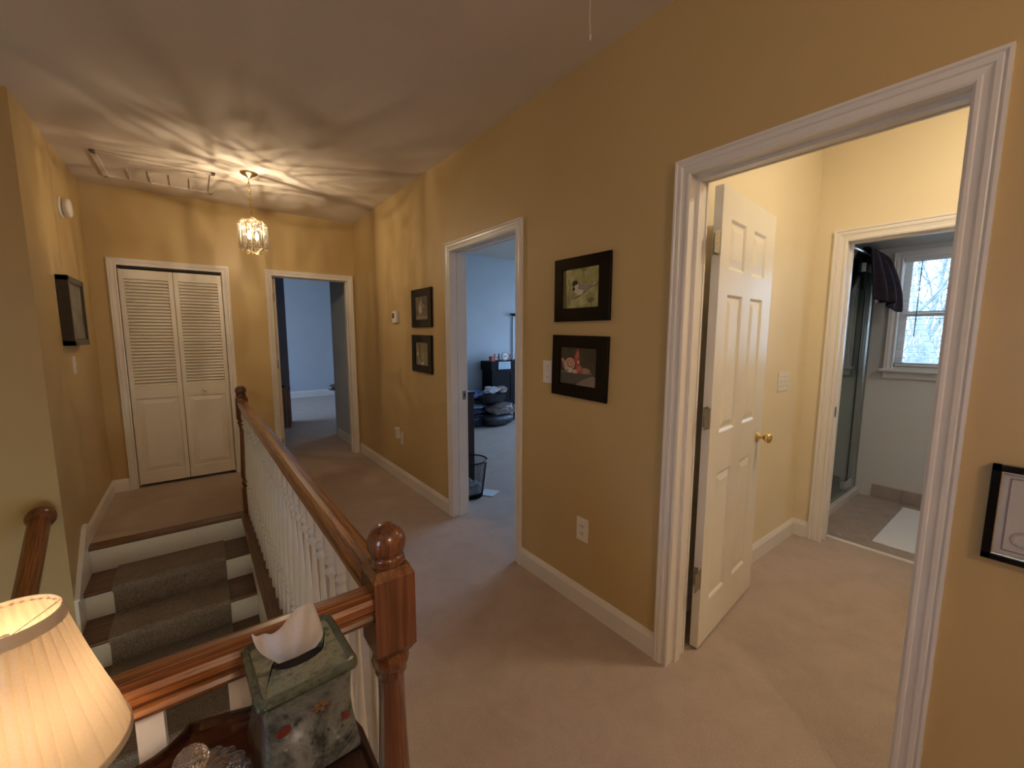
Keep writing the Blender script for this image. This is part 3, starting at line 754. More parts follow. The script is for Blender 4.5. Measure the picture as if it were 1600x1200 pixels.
shp = [((.05, .045, .035), [(-.13, -.1), (.13, -.1), (.13, -.035), (-.13, -.02)]),
       (bw, [(-.13, -.033), (.095, -.030), (.07, -.062), (.03, -.082), (-.05, -.09), (-.13, -.09)]), ((.22, .17, .13), [(-.13, -.028), (.10, -.026), (.095, -.034), (-.13, -.037)]),
       ((.26, .20, .16), [(-.01, -.1), (.13, -.1), (.13, -.045), (.10, -.04), (.04, -.062), (.0, -.085)]),
       ((.42, .25, .17), ell(.05, -.018, .035, .014)), (rd, [(-.045, .02), (-.02, .055), (-.008, .085), (.004, .088), (.010, .06), (.012, .02), (-.01, .0)]), (pk, ell(-.006, .055, .010, .02, -.2)),
       (cr, ell(-.055, .010, .034, .032)), (pk, ell(-.052, .012, .025, .023)), (cr, ell(-.050, .014, .016, .014)), (pk, ell(-.048, .015, .008, .007)),
       (cr, ell(-.095, .005, .012, .035, .5)), (pk, ell(-.105, .012, .006, .03, .5)),
       (rd, ell(.008, -.012, .026, .024)), (pk, ell(.010, -.010, .017, .015)), (cr, ell(.004, .022, .008, .010)), (lt, ell(-.055, -.022, .024, .013)), (cr, ell(-.02, -.026, .02, .010)), (gy, ell(-.070, -.024, .01, .008))]
framed('framed_print', (1.4625, 1.272), .378, .316, .245, .188, (-.005, .002), bgmat('print_dusk_brown', (.045, .038, .028), (.075, .062, .045), (.055, .046, .034), 5), shp,
       'black framed print of pink shells in a bowl, lower of the near pair', 'black framed prints on the right wall', tilt=radians(-1.2))
shp = [((.32, .26, .19), [(-.12, -.085), (.12, -.085), (.12, -.070), (-.12, -.070)]), ((.55, .42, .33), stroke([(-.04, -.04), (-.05, 0), (-.03, .04), (-.005, .06), (0, .03)], .010)),
       ((.48, .38, .30), ell(-.02, -.01, .026, .035, .3)), ((.38, .32, .26), ell(.03, .015, .03, .018, -.6))]
framed('framed_print', (3.268, 1.653), .380, .318, .240, .190, (0, .0), bgmat('print_pewter', (.09, .075, .055), (.16, .135, .10), (.22, .19, .14), 8), shp,
       'black framed print with a pale curved figure, upper of the pair beside the thermostat', 'black framed prints on the right wall')
shp = [((.10, .05, .03), stroke([(-.06, .09), (-.04, .04), (-.05, -.01), (-.02, -.05), (.02, -.09)], .010)), ((.75, .68, .58), ell(-.085, -.005, .014, .016)), ((.75, .68, .58), ell(.01, -.080, .016, .014)),
       ((.35, .08, .05), ell(-.03, .055, .012, .014)), ((.28, .23, .12), stroke([(.02, .09), (.06, .04), (.05, -.03), (.09, -.08)], .006))]
framed('framed_print', (3.280, 1.270), .382, .318, .240, .190, (0, .0), bgmat('print_olive', (.20, .17, .09), (.30, .26, .15), (.38, .34, .22), 8), shp,
       'black framed print of a stem with white blossoms, lower of the pair beside the thermostat', 'black framed prints on the right wall', tilt=radians(-.8))
# certificate at the right edge
t = thing('framed_certificate', (0, -.12, .9), 'dark framed grey certificate with a gold inner edge at the right of the photo', 'framed picture')
def ring4(m, y0, y1, z0, z1, w, d0, d1, mi=0):
    for a in (((y0, z0), (y0+w, z1)), ((y1-w, z0), (y1, z1)), ((y0, z0), (y1, z0+w)), ((y0, z1-w), (y1, z1))): m.box((-d1, a[0][0], a[0][1]), (-d0, a[1][0], a[1][1]), mi, .0015)
m = MB(); ring4(m, -.29, .073, .886, 1.124, .016, 0, .016); m.obj('frame', M['black'], t)
m = MB(); ring4(m, -.275, .058, .901, 1.109, .003, 0, .0145); m.obj('gold_edge', M['gold'], t)
m = MB().box((-.008, -.275, .9), (-.001, .058, 1.11), 0)
m.obj('paper', paint('grey_certificate_paper', (.52, .50, .49), .5, .03, 20, 0), t)
m = MB(); ring4(m, -.258, .042, .915, 1.095, .0022, .0079, .0084)
for rr in (.019, .0172):
    m.tube([(-.0082, .012+rr*cos(a), .948+rr*sin(a)) for a in [2*pi*k/30 for k in range(30)]], .0005, 4, closed=True)
for k in range(22):
    a = 2*pi*k/22; m.tube([(-.0082, .012+.012*cos(a), .948+.012*sin(a)), (-.0082, .012+.016*cos(a), .948+.016*sin(a))], .0004, 4)
for k in range(9): m.tube([(-.0082, .018-.006*k, .924), (-.0082, .0155-.006*k, .9262)], .0005, 4)
m.obj('printing', flat('pale_print_ink', (.34, .30, .31)), t)
# deep frame on the left wall
t = thing('shadow_box_frame', (XL, 4.13, 1.58), 'deep dark wooden frame with a pale print high on the left wall', 'framed picture')
fx = XL+.058; ya, yb, za, zb_ = 3.925, 4.40, 1.355, 1.812
m = MB(); w = .035
for a, b in (((ya, za), (ya+w, zb_)), ((yb-w, za), (yb, zb_)), ((ya, za), (yb, za+w)), ((ya, zb_-w), (yb, zb_))): m.box((XL, a[0], a[1]), (fx, b[0], b[1]), 0, .003)
m.obj('frame', M['ebony'], t)
m = MB(); w2 = .012
for a, b in (((ya+w, za+w), (ya+w+w2, zb_-w)), ((yb-w-w2, za+w), (yb-w, zb_-w)), ((ya+w, za+w), (yb-w, za+w+w2)), ((ya+w, zb_-w-w2), (yb-w, zb_-w))): m.box((XL+.02, a[0], a[1]), (fx-.006, b[0], b[1]))
m.obj('slip', paint('grey_green_slip', (.07, .07, .055), .5), t)
m = MB().box((XL+.012, ya+w, za+w), (fx-.012, yb-w, zb_-w)); m.obj('print', bgmat('print_misty_grey', (.05, .05, .04), (.16, .15, .12), (.34, .30, .24), 5), t)

# ------------------------------------------------------------------ near table with its things
TZ = .82
tb = thing('side_table', (-1.60, .45, 0), 'dark mahogany side table with a scalloped raised edge under the pleated lamp', 'table')
edge = [(-1.373, .12), (-1.373, .612), (-1.385, .66), (-1.41, .70), (-1.45, .735), (-1.50, .758), (-1.54, .770), (-1.575, .779), (-1.592, .786), (-1.600, .772), (-1.615, .758), (-1.635, .748), (-1.66, .742), (-1.70, .742),
        (-1.76, .752), (-1.83, .758), (-1.88, .745), (-1.915, .70), (-1.930, .62), (-1.93, .12), (-1.90, .07), (-1.40, .07)]
def inset(pts, d):
    n = len(pts); out = []
    cx = sum(p[0] for p in pts)/n; cy = sum(p[1] for p in pts)/n
    for k in range(n):
        a = Vector(pts[k-1]); b = Vector(pts[(k+1) % n]); t_ = (b-a).normalized(); nn = Vector((-t_.y, t_.x))
        if (Vector((cx, cy))-Vector(pts[k])).dot(nn) < 0: nn = -nn
        out.append((pts[k][0]+nn.x*d, pts[k][1]+nn.y*d))
    return out
def loft(m, levels, cap0=True, cap1=True, mi=0, smooth=False):
    n = len(levels[0][0]); vs = []
    for pts, z in levels: vs += [(p[0], p[1], z) for p in pts]
    fs = [(q*n+k, q*n+(k+1) % n, q*n+n+(k+1) % n, q*n+n+k) for q in range(len(levels)-1) for k in range(n)]
    if cap0: fs.append(tuple(range(n)))
    if cap1: fs.append(tuple((len(levels)-1)*n+k for k in range(n)))
    m.add(vs, fs, mi, smooth)
m = MB(); loft(m, [(inset(edge, .008), TZ-.034), (edge, TZ-.026), (edge, TZ-.004), (inset(edge, .002), TZ), (inset(edge, .008), TZ), (inset(edge, .012), TZ-.010)])
m.obj('table_top', M['mahog'], tb)
m = MB()
for a, b in (((-1.90, .10), (-1.40, .12)), ((-1.90, .68), (-1.40, .70)), ((-1.90, .10), (-1.88, .70)), ((-1.42, .10), (-1.40, .60))): m.box((a[0], a[1], TZ-.15), (b[0], b[1], TZ-.034))
m.obj('apron', M['mahog'], tb)
for x, y in ((-1.885, .115), (-1.415, .115), (-1.885, .66), (-1.42, .60)):
    MB().lathe([(.010, 0), (.014, .02), (.012, .30), (.018, .5), (.024, TZ-.17), (.024, TZ-.034)], (x, y, 0), 12).obj('leg', M['mahog'], tb)
TT = TZ-.010
# lamp
LX, LY = -1.734, .682
lp = thing('table_lamp', (LX, LY, TT), 'lit table lamp with a pleated cream shade on the dark side table', 'lamp')
m = MB(); NR = 480; zt_, zb2, rt, rb2 = 1.119, .932, .0435, .0905
rows_ = 14; vs = []
for r in range(rows_+1):
    f = r/rows_; z = zb2+.001+(zt_-zb2-.007)*f
    for k in range(NR):
        a = 2*pi*k/NR + .32*(1-f)*.6*sin(a_ := 2*pi*k/NR*3)*.3
        pf = abs(sin(pi*k/NR*34 + 1.2*sin(2*pi*k/NR*5)*(1-f)))**.6
        rr = rb2+(rt-rb2)*f + .0048*(1.15-f*.5)*min(1, .25+4*f)*pf - .004*sin(pi*f)*.6
        vs.append((LX+rr*cos(a), LY+rr*sin(a), z))
fs = [(r*NR+k, r*NR+(k+1) % NR, (r+1)*NR+(k+1) % NR, (r+1)*NR+k) for r in range(rows_) for k in range(NR)]
sh = m.add(vs, fs, 0, True).obj('lamp_shade', M['shade'], lp)
def ringband(z0, z1, r0, r1, th=.0014):
    m = MB(); n = 120; vs = []
    for (r, z) in ((r0, z0), (r1, z1), (r1-th, z1), (r0-th, z0)):
        vs += [(LX+r*cos(2*pi*k/n), LY+r*sin(2*pi*k/n), z) for k in range(n)]
    fs = [(q*n+k, q*n+(k+1) % n, ((q+1) % 4)*n+(k+1) % n, ((q+1) % 4)*n+k) for q in range(4) for k in range(n)]
    return m.add(vs, fs, 0, False)
ringband(zt_-.014, zt_, rt+.0062, rt+.0035).obj('binding', M['band'], sh)
ringband(zb2-.001, zb2+.0075, rb2+.0034, rb2+.0026).obj('binding', M['band'], sh)
m = MB()
for k in range(3):
    a = 2*pi*k/3+.5; m.tube([(LX, LY, zt_-.025), (LX+rt*cos(a), LY+rt*sin(a), zt_-.006)], .0009, 6)
m.lathe([(0, zt_-.028), (.004, zt_-.027), (.004, zt_-.020), (0, zt_-.018)], (LX, LY, 0), 12)
m.obj('spider', M['trim'], lp)
MB().lathe([(.055, TT+.0005), (.056, TT+.008), (.040, TT+.014), (.014, TT+.022), (.010, TT+.040), (.020, TT+.052), (.012, TT+.066), (.009, TT+.10), (.012, TT+.115), (.012, TT+.145), (0, TT+.146)], (LX, LY, 0), 24).obj('base', M['brass'], lp)
M['lampbulb'] = emis('warm_table_lamp_bulb', (1.0, .70, .40), 14)
MB().lathe([(.008, TT+.146), (.012, TT+.16), (.022, TT+.185), (.022, TT+.205), (.012, TT+.225), (0, TT+.228)], (LX, LY, 0), 18).obj('bulb', M['lampbulb'], lp)
# tissue box
bx0 = thing('tissue_box_cover', (-1.448, .655, TT), 'dark green stone-patterned tissue box cover with a white tissue on the side table', 'tissue box')
rzb = radians(3)
def TB(u, v, z): return (-1.450+u*cos(rzb)-v*sin(rzb), .655+u*sin(rzb)+v*cos(rzb), TT+z)
def rsq(k, r=.008, asp=1.05):
    out = []
    for cx_, cy_, a0 in ((k-r, k*asp-r, 0), (-k+r, k*asp-r, 90), (-k+r, -k*asp+r, 180), (k-r, -k*asp+r, 270)):
        for q in range(4): a = radians(a0+30*q); out.append((cx_+r*cos(a), cy_+r*sin(a)))
    return out
def boxloft(levels, name, mat, cap0=True, cap1=True, smooth=False):
    m = MB(); L2 = [([TB(p[0], p[1], 0)[:2] for p in rsq(k)], TT+z) for k, z in levels]; loft(m, L2, cap0, cap1, 0, smooth); return m.obj(name, mat, bx0)
body = boxloft([(.066, .0005), (.0668, .004), (.066, .008), (.0620, .030), (.0585, .055), (.0570, .080), (.0575, .105), (.0590, .125), (.0595, .129)], 'body', M['bodymarb'], smooth=True)
m = MB()
# lid: raised frame with a recessed field and an oval slot
L2 = [([TB(p[0], p[1], 0)[:2] for p in rsq(k)], TT+z) for k, z in [(.0595, .1292), (.0655, .131), (.0665, .136), (.0660, .142), (.0625, .145), (.0585, .144), (.0555, .1405)]]
loft(m, L2, True, False)
n = 16; ov = [TB(.036*cos(2*pi*(k+.5)/n-.0+pi/4*0), .021*sin(2*pi*(k+.5)/n), .1405) for k in range(n)]
rim = [TB(p[0], p[1], .1405) for p in rsq(.0555)]
# match ring to oval by nearest angle (both ordered counter-clockwise from ~0)
vs = list(rim)+ov; m.add(vs, [(k, (k+1) % n, n+(k+1-2) % n, n+(k-2) % n) for k in range(n)], 2)
ov2 = [TB(.036*cos(2*pi*(k+.5)/n), .021*sin(2*pi*(k+.5)/n), .132) for k in range(n)]
m.add(ov+ov2, [(k, (k+1) % n, n+(k+1) % n, n+k) for k in range(n)]); m.add(ov2, [tuple(range(n))], 1)
m.obj('lid', [M['lidmarb'], M['dark'], M['lidfield']], bx0)
# painted details on the visible (camera-facing) side
m = MB()
def spot(u, z, a, b, mi, sgn=-1, rot=0):
    pts = ell(u, z, a, b, rot, 14); out = []
    for uu, zz in pts:
        kk = .0585+.0075*max(0, (.055-zz)/.055)**1.3+.0012*max(0, (zz-.08)/.045)
        out.append(TB(uu, -kk*1.05-.0007, zz))
    m.add(out, [tuple(range(14))], mi)
spot(-.036, .085, .0095, .0075, 0, rot=.4); spot(.046, .058, .0065, .0065, 0, rot=.5)
rnd = random.Random(5)
for k in range(26):
    spot(rnd.uniform(-.045, .045), rnd.uniform(.012, .108), rnd.uniform(.0015, .004), rnd.uniform(.0015, .0035), rnd.choice([1, 2, 3, 3, 4, 3]), rot=rnd.uniform(0, 3))
for cx_, cz_ in ((.012, .095), (.0, .03), (.028, .02)):
    for k in range(5): spot(cx_+.006*cos(k*1.257), cz_+.006*sin(k*1.257), .0045, .0028, 2 if cz_ > .05 else 3, rot=k*1.257)
    spot(cx_, cz_, .0025, .0025, 3)
m.obj('painted_flowers', [flat('painted_red', (.16, .025, .015)), flat('painted_red2', (.2, .03, .02)), flat('painted_ochre', (.22, .13, .05)), flat('painted_dark', (.05, .055, .05)), flat('painted_grey', (.24, .23, .20))], body)  # red, ochre, grey and dark paint of the decoration
# tissue
NU, NV = 28, 20; vs = []
TOPC = [(-.058, .206), (-.052, .198), (-.043, .197), (-.034, .193), (-.022, .201), (-.010, .209), (.002, .214), (.013, .215), (.022, .211), (.028, .205), (.032, .188), (.035, .170), (.037, .156)]
for j in range(NV+1):
    f = j/NV
    for i in range(NU+1):
        g = i/NU; q = g*(len(TOPC)-1); a_ = min(int(q), len(TOPC)-2); w_ = q-a_
        tu = TOPC[a_][0]*(1-w_)+TOPC[a_+1][0]*w_; tz = TOPC[a_][1]*(1-w_)+TOPC[a_+1][1]*w_
        bu = -.026+.052*g; bz_ = .134+.004*abs(g-.5)
        ff = f**(1+.5*(1-g))
        u = bu+(tu-bu)*(f**1.3) - .010*sin(pi*f)*(1-g)**2 + .004*sin(pi*f)*g; z = bz_+(tz-bz_)*f
        v = -.010*sin(pi*g)*sin(pi*min(1, f*1.1)) + .006*sin(g*9+f*1.5)*f + .003*sin(g*23-f*3)*f - .012*(1-g)**2*f + .006
        vs.append(TB(u, v, z))
fs = [(j*(NU+1)+i, j*(NU+1)+i+1, (j+1)*(NU+1)+i+1, (j+1)*(NU+1)+i) for j in range(NV) for i in range(NU)]
ts = MB().add(vs, fs, 0, True).obj('tissue', M['tissue'], None)
tag(ts, 'white paper tissue pulled up out of the green stone-patterned box', 'tissue')
sd = ts.modifiers.new('thick', 'SOLIDIFY'); sd.thickness = .0008
ss_ = ts.modifiers.new('sub', 'SUBSURF'); ss_.levels = 1; ss_.render_levels = 2
# crystal dish
DX, DY = -1.583, .612
cd = thing('crystal_dish', (DX, DY, TT), 'cut crystal candy dish with a ball-topped lid on the side table', 'candy dish')
flu = lambda a, z: 1+.085*abs(sin(a*9+z*60))
MB().lathe([(.022, TT+.0008), (.026, TT+.003), (.030, TT+.008), (.044, TT+.020), (.052, TT+.034), (.054, TT+.042), (.050, TT+.042), (.047, TT+.034), (.036, TT+.018), (.018, TT+.010), (0, TT+.009)], (DX, DY, 0), 72, smooth=False, rfun=flu).obj('bowl', M['crystal'], cd)
lid = MB().lathe([(0, TT+.054), (.030, TT+.050), (.048, TT+.044), (.056, TT+.043), (.057, TT+.046), (.050, TT+.051), (.032, TT+.060), (.012, TT+.066), (.008, TT+.070), (.009, TT+.073), (0, TT+.074)], (DX, DY, 0), 72, smooth=False, rfun=flu).obj('lid', M['crystal'], cd)
kb = [(.018*cos(radians(t)), TT+.090+.018*sin(radians(t))) for t in range(-90, 91, 15)]; kb[0] = (0, kb[0][1]); kb[-1] = (0, kb[-1][1])
MB().lathe(kb, (DX, DY, 0), 42, smooth=False, rfun=lambda a, z: 1+.07*abs(sin(a*7))).obj('knob', M['crystal'], lid)

# ------------------------------------------------------------------ bathroom things
# window
wn = struct('window_1', (3.198, .53, 1.17))
WY0, WY1, WZ0, WZ1 = .20, .853, 1.17, 2.10
casing(wn, 'x', 3.198, -1, WY0, WY1, WZ1-.04, name='window_casing', z0=WZ0-.03)
MB().box((3.150, WY0-.09, WZ0-.042), (3.198, WY1+.085, WZ0-.020), 0, .004).obj('window_stool', M['trim'], wn)
MB().box((3.184, WY0-.06, WZ0-.10), (3.198, WY1+.06, WZ0-.042), 0, .004).obj('window_apron', M['trim'], wn)
m = MB()
for (za, zb3, xf) in ((WZ0, 1.625, 3.25), (1.595, WZ1, 3.275)):
    m.box((xf, WY0, za), (xf+.025, WY0+.045, zb3)).box((xf, WY1-.045, za), (xf+.025, WY1, zb3)).box((xf, WY0+.045, za), (xf+.025, WY1-.045, za+.04)).box((xf, WY0+.045, zb3-.035), (xf+.025, WY1-.045, zb3))
m.obj('window_sash', M['trim'], wn)
MB().box((3.262, WY0+.04, WZ0+.04), (3.265, WY1-.04, 1.60)).box((3.286, WY0+.04, 1.63), (3.289, WY1-.04, WZ1-.03)).obj('window_pane', M['pane'], wn)
bl = thing('window_blind', (3.225, .53, 2.05), 'white slatted blind lowered and open over the bathroom window', 'blind')
MB().box((3.203, WY0+.006, 2.035), (3.243, WY1-.006, 2.098), 0, .003).obj('head_rail', M['trim'], bl)
m = MB(); n = 19
for k in range(n):
    z = 1.205+k*(2.02-1.205)/(n-1)
    m.add([(3.204, WY0+.008, z-.001), (3.242, WY0+.008, z+.004), (3.242, WY1-.008, z+.004), (3.204, WY1-.008, z-.001), (3.204, WY0+.008, z+.001), (3.242, WY0+.008, z+.006), (3.242, WY1-.008, z+.006), (3.204, WY1-.008, z+.001)],
          [(0,1,2,3), (4,5,6,7), (0,1,5,4), (1,2,6,5), (2,3,7,6), (3,0,4,7)])
m.obj('slats', M['trim'], bl)
MB().box((3.203, WY0+.008, 1.176), (3.243, WY1-.008, 1.194), 0, .002).obj('bottom_rail', M['trim'], bl)
MB().tube([(3.196, .742, 2.035), (3.194, .744, 1.42)], .0035, 8).obj('wand', paint('grey_wand', (.10, .13, .16), .3), bl)
for cy_ in (.80, .28): MB().tube([(3.2015, cy_, 2.035), (3.2015, cy_, 1.2)], .001, 4).obj('ladder_cord', M['trim'], bl)
# shower enclosure
sc_ = thing('shower_enclosure', (2.59, 1.03, 0), 'frameless green tinted glass shower enclosure with a chrome bar in the bathroom', 'shower')
MB().box((1.985, .99, 0), (3.197, 1.07, .055), 0, .004).obj('curb', paint('cultured_stone', (.62, .57, .52), .3, .05, 12, .02), sc_)
MB().box((2.002, 1.071, .0), (3.197, 1.849, .02)).obj('pan', paint('shower_pan_white', (.66, .66, .64), .3), sc_)
MB().box((1.99, 1.022, .058), (2.905, 1.030, 2.02)).obj('glass_door', M['shower'], sc_)
MB().box((2.915, 1.022, .056), (3.196, 1.030, 2.02)).obj('fixed_panel', M['shower'], sc_)
MB().box((2.904, 1.018, .10), (2.916, 1.034, 2.02)).obj('seal_strip', M['slot'], sc_)
MB().box((3.10, 1.015, .06), (3.103, 1.022, 2.02)).obj('edge_highlight', M['chrome'], sc_)  # chrome sliver standing in for the bright highlight along the glass edge
MB().tube([(1.99, 1.0, 2.085), (3.19, 1.0, 2.075)], .013, 12).obj('header_bar', M['chrome'], sc_)
for z in (.15, 1.98): MB().box((2.80, 1.008, z-.035), (3.0, 1.040, z+.035), 0, .002).obj('pivot_hinge', M['chrome'], sc_)
# dark robe over the header bar
def drape():
    vs = []; NU, NV = 26, 22
    for j in range(NV+1):
        s_ = j/NV
        for i in range(NU+1):
            g = i/NU
            x = 2.76+.38*g+.05*sin(s_*5)*(g-.3)
            fold = .020*sin(g*17+s_*2)+.012*sin(g*31)
            L_ = .36+.10*g+.02*sin(g*9)
            if s_ < .22:      # behind the glass, hanging inside
                q = s_/.22; y = 1.075+fold*.4; z = 2.10-.28*(1-q)
            elif s_ < .34:
                q = (s_-.22)/.12; a = pi*q; y = 1.0+.055*cos(a)+.01; z = 2.095+.045*sin(a)+fold*.2
            else:
                q = (s_-.34)/.66; y = .955-.07*sin(q*pi*.55)*(.4+g)+fold*(.5+q)-.02*q; z = 2.09-L_*q
            vs.append((x-.06*(1-g)*(s_ > .34)*q if False else x, y, z))
    fs = [(j*(NU+1)+i, j*(NU+1)+i+1, (j+1)*(NU+1)+i+1, (j+1)*(NU+1)+i) for j in range(NV) for i in range(NU)]
    return MB().add(vs, fs, 0, True)
rb_ = drape().obj('bath_robe', paint('dark_plum_terry', (.022, .012, .020), .9, .3, 30, .6, 120))
s_ = rb_.modifiers.new('thick', 'SOLIDIFY'); s_.thickness = .014; u_ = rb_.modifiers.new('sub', 'SUBSURF'); u_.levels = 1; u_.render_levels = 1
tag(rb_, 'dark plum robe or towel slung over the chrome shower bar', 'towel')
MB().box((2.80, .925, 1.692), (2.838, .931, 1.718)).obj('care_tag', M['tissue'], rb_)
# mat
m = MB().box((2.13, .05, 0), (3.07, .67, .012), 0, .005)
tag(m.obj('bath_mat', M['mat']), 'white bath mat on the hexagonal tile floor of the bathroom', 'bath mat')

# ------------------------------------------------------------------ middle bedroom things
dk_ = thing('black_cabinet', (2.7, 5.55, 0), 'tall black cabinet with a striped front panel by the bedroom wall', 'cabinet')
MB().box((2.20, 5.47, .86), (3.30, 5.78, 1.005), 0, .004).obj('top', M['blackwood'], dk_)
MB().box((2.23, 5.49, 0), (3.28, 5.78, .86), 0, .003).obj('body', M['blackwood'], dk_)
m = MB()
for k in range(3): m.box((2.60, 5.482, .08+.25*k), (3.25, 5.49, .31+.25*k), 0, .003)
m.obj('drawer_front', M['blackwood'], dk_)
m = MB(); m.box((2.34, 5.460, .875), (2.58, 5.470, .995), 0, .002)  # pale panel with dark stripes on the cabinet front
for k in range(4): m.box((2.355, 5.4585, .893+.025*k), (2.565, 5.4602, .899+.025*k), 1)
tag(m.obj('striped_panel', [paint('pale_blue_panel', (.55, .72, .85), .5), flat('navy_stripe', (.03, .06, .10))], origin=(2.46, 5.47, .87)), 'pale blue and black striped panel on the front of the black cabinet', 'picture')
def text_mesh(name, body, size, loc, mat, depth=.02, parent=None, rot=(radians(90), 0, 0)):
    c = bpy.data.curves.new(name, 'FONT'); c.body = body; c.size = size; c.extrude = depth/2; c.align_x = 'CENTER'
    tmp = bpy.data.objects.new('tmp', c); COL.objects.link(tmp)
    dg = bpy.context.evaluated_depsgraph_get(); me = bpy.data.meshes.new_from_object(tmp.evaluated_get(dg))
    bpy.data.objects.remove(tmp)
    me.materials.clear(); me.materials.append(mat)
    o = bpy.data.objects.new(name, me); COL.objects.link(o)
    o.rotation_euler = rot
    if parent is not None:
        b = BASE[parent]; o.parent = parent; o.location = tuple(loc[i]-b[i] for i in range(3))
    else: o.location = loc
    BASE[o] = tuple(loc)
    return o
lm = paint('maroon_letter', (.32, .12, .13), .5)
tag(text_mesh('decor_letter', 'H', .17, (2.365, 5.55, 1.0065), lm), 'maroon standing letter H on the black cabinet', 'letter', 'letters on the black cabinet')
tag(text_mesh('decor_letter', 'K', .17, (2.645, 5.55, 1.0065), lm), 'maroon standing letter K on the black cabinet', 'letter', 'letters on the black cabinet')
tag(MB().box((2.225, 5.50, 1.0055), (2.30, 5.57, 1.085), 0, .004).obj('candle', paint('rust_wax', (.40, .09, .05), .5)), 'short rust red block candle at the left end of the black cabinet', 'candle')
t = thing('round_plaque', (2.495, 5.5, 1.005), 'round white plaque with a dark band between the maroon letters', 'plaque')
MB().lathe([(.070, .0), (.074, .004), (.074, .014), (0, .014)], (2.495, 5.495, 1.080), 30, axis='y').obj('disc', paint('white_plaque', (.75, .78, .80), .4), t)
m = MB(); m.tube([(2.495+.062*cos(a), 5.494, 1.08+.062*sin(a)) for a in [2*pi*k/30 for k in range(30)]], .0025, 5, closed=True)
for k in range(5): m.box((2.455+.017*k, 5.493, 1.073), (2.466+.017*k, 5.495, 1.087))
m.obj('lettering', flat('plaque_ink', (.08, .10, .12)), t)
fl_ = thing('floor_lamp', (2.87, 5.80, 0), 'slim black torchiere floor lamp behind the black cabinet', 'floor lamp')
FXp, FYp = 3.45, 5.62
MB().tube([(2.87, 5.80, .02), (2.87, 5.80, 1.76)], .008, 10).obj('pole', M['blackwood'], fl_)
MB().lathe([(0, 1.75), (.03, 1.755), (.075, 1.775), (.08, 1.79), (.07, 1.79), (0, 1.772)], (2.87, 5.735, 0), 24).obj('lamp_head', M['blackwood'], fl_)
# dark brown dresser end just inside the doorway
t = thing('dresser', (.32, 3.75, 0), 'dark brown dresser standing just inside the middle doorway', 'dresser')
MB().box((.125, 3.30, .875), (.533, 4.5, .90), 0, .004).obj('top', M['mahog'], t)
MB().box((.13, 3.31, .03), (.525, 4.49, .875), 0, .003).obj('body', paint('dark_brown_stain', (.045, .022, .016), .4), t)
MB().box((.14, 3.33, 0), (.50, 4.47, .03)).obj('plinth', M['blackwood'], t)
m = MB().box((.20, 3.36, .9), (.47, 3.60, .914), 0, .003).box((.22, 3.38, .914), (.45, 3.58, .926), 0, .003)
tag(m.obj('magazine_stack', paint('grey_paper', (.40, .44, .50), .5)), 'small stack of grey papers on the dark brown dresser', 'papers')
# wire bin
BXc, BYc = .33, 3.075
bn = thing('waste_bin', (BXc, BYc, 0), 'black wire mesh waste bin beside the middle doorway', 'waste bin')
def binr(z): return .108+.042*z/.33
m = MB()
for k in range(72):
    a = 2*pi*k/72; m.tube([(BXc+binr(z)*cos(a), BYc+binr(z)*sin(a), z) for z in (.008, .33)], .0013, 4)
for j in range(26):
    z = .012+j*.0123; m.tube([(BXc+binr(z)*cos(2*pi*k/36), BYc+binr(z)*sin(2*pi*k/36), z) for k in range(36)], .0011, 4, closed=True)
m.obj('mesh_wall', M['blackwood'], bn)
MB().tube([(BXc+.151*cos(2*pi*k/40), BYc+.151*sin(2*pi*k/40), .332) for k in range(40)], .007, 8, closed=True).obj('rim', M['black'], bn)
MB().lathe([(0, .004), (.108, .004), (.110, .014), (.106, .014), (0, .008)], (BXc, BYc, 0), 36).obj('bottom', M['blackwood'], bn)
def lump(c, r, seed, mat, name, label, cat, amp=.25, seg=22, parent=None, flatz=0):
    rnd = random.Random(seed); ph = [(rnd.uniform(1, 4), rnd.uniform(1, 4), rnd.uniform(0, 6), rnd.uniform(0, 6)) for _ in range(5)]
    vs = []; n = seg
    for i in range(n+1):
        th = pi*i/n
        for k in range(2*n):
            p = pi*k/n; d = 1+sum(amp/5*sin(a*th*2+c1)*cos(round(b)*p+c2) for a, b, c1, c2 in ph)
            x, y, z = sin(th)*cos(p), sin(th)*sin(p), cos(th)
            x = math.copysign(abs(x)**.75, x); y = math.copysign(abs(y)**.75, y); z = math.copysign(abs(z)**.7, z)
            vs.append((c[0]+r[0]*x*d, c[1]+r[1]*y*d, max(c[2]-r[2]*.97 if flatz else -9, c[2]+r[2]*z*d)))
    fs = [(i*2*n+k, i*2*n+(k+1) % (2*n), (i+1)*2*n+(k+1) % (2*n), (i+1)*2*n+k) for i in range(n) for k in range(2*n)]
    o = MB().add(vs, fs, 0, True).obj(name, mat, parent)
    if label: tag(o, label, cat)
    return o
lump((BXc, BYc, .075), (.085, .085, .062), 3, paint('clear_bin_liner', (.45, .50, .55), .2, .3, 60, .8, 60), 'bin_liner', 'crumpled pale plastic and paper inside the wire bin', 'rubbish', .5)
m = MB().add([(.40, 3.04, .004), (.52, 3.12, .004), (.60, 3.00, .004), (.47, 2.93, .004), (.40, 3.04, .0055), (.52, 3.12, .0055), (.60, 3.00, .0055), (.47, 2.93, .0055)], [(0,1,2,3), (4,5,6,7), (0,1,5,4), (1,2,6,5), (2,3,7,6), (3,0,4,7)])
tag(m.obj('sheet_of_paper', paint('white_paper', (.75, .78, .82), .6)), 'sheet of white paper on the carpet beside the waste bin', 'paper')
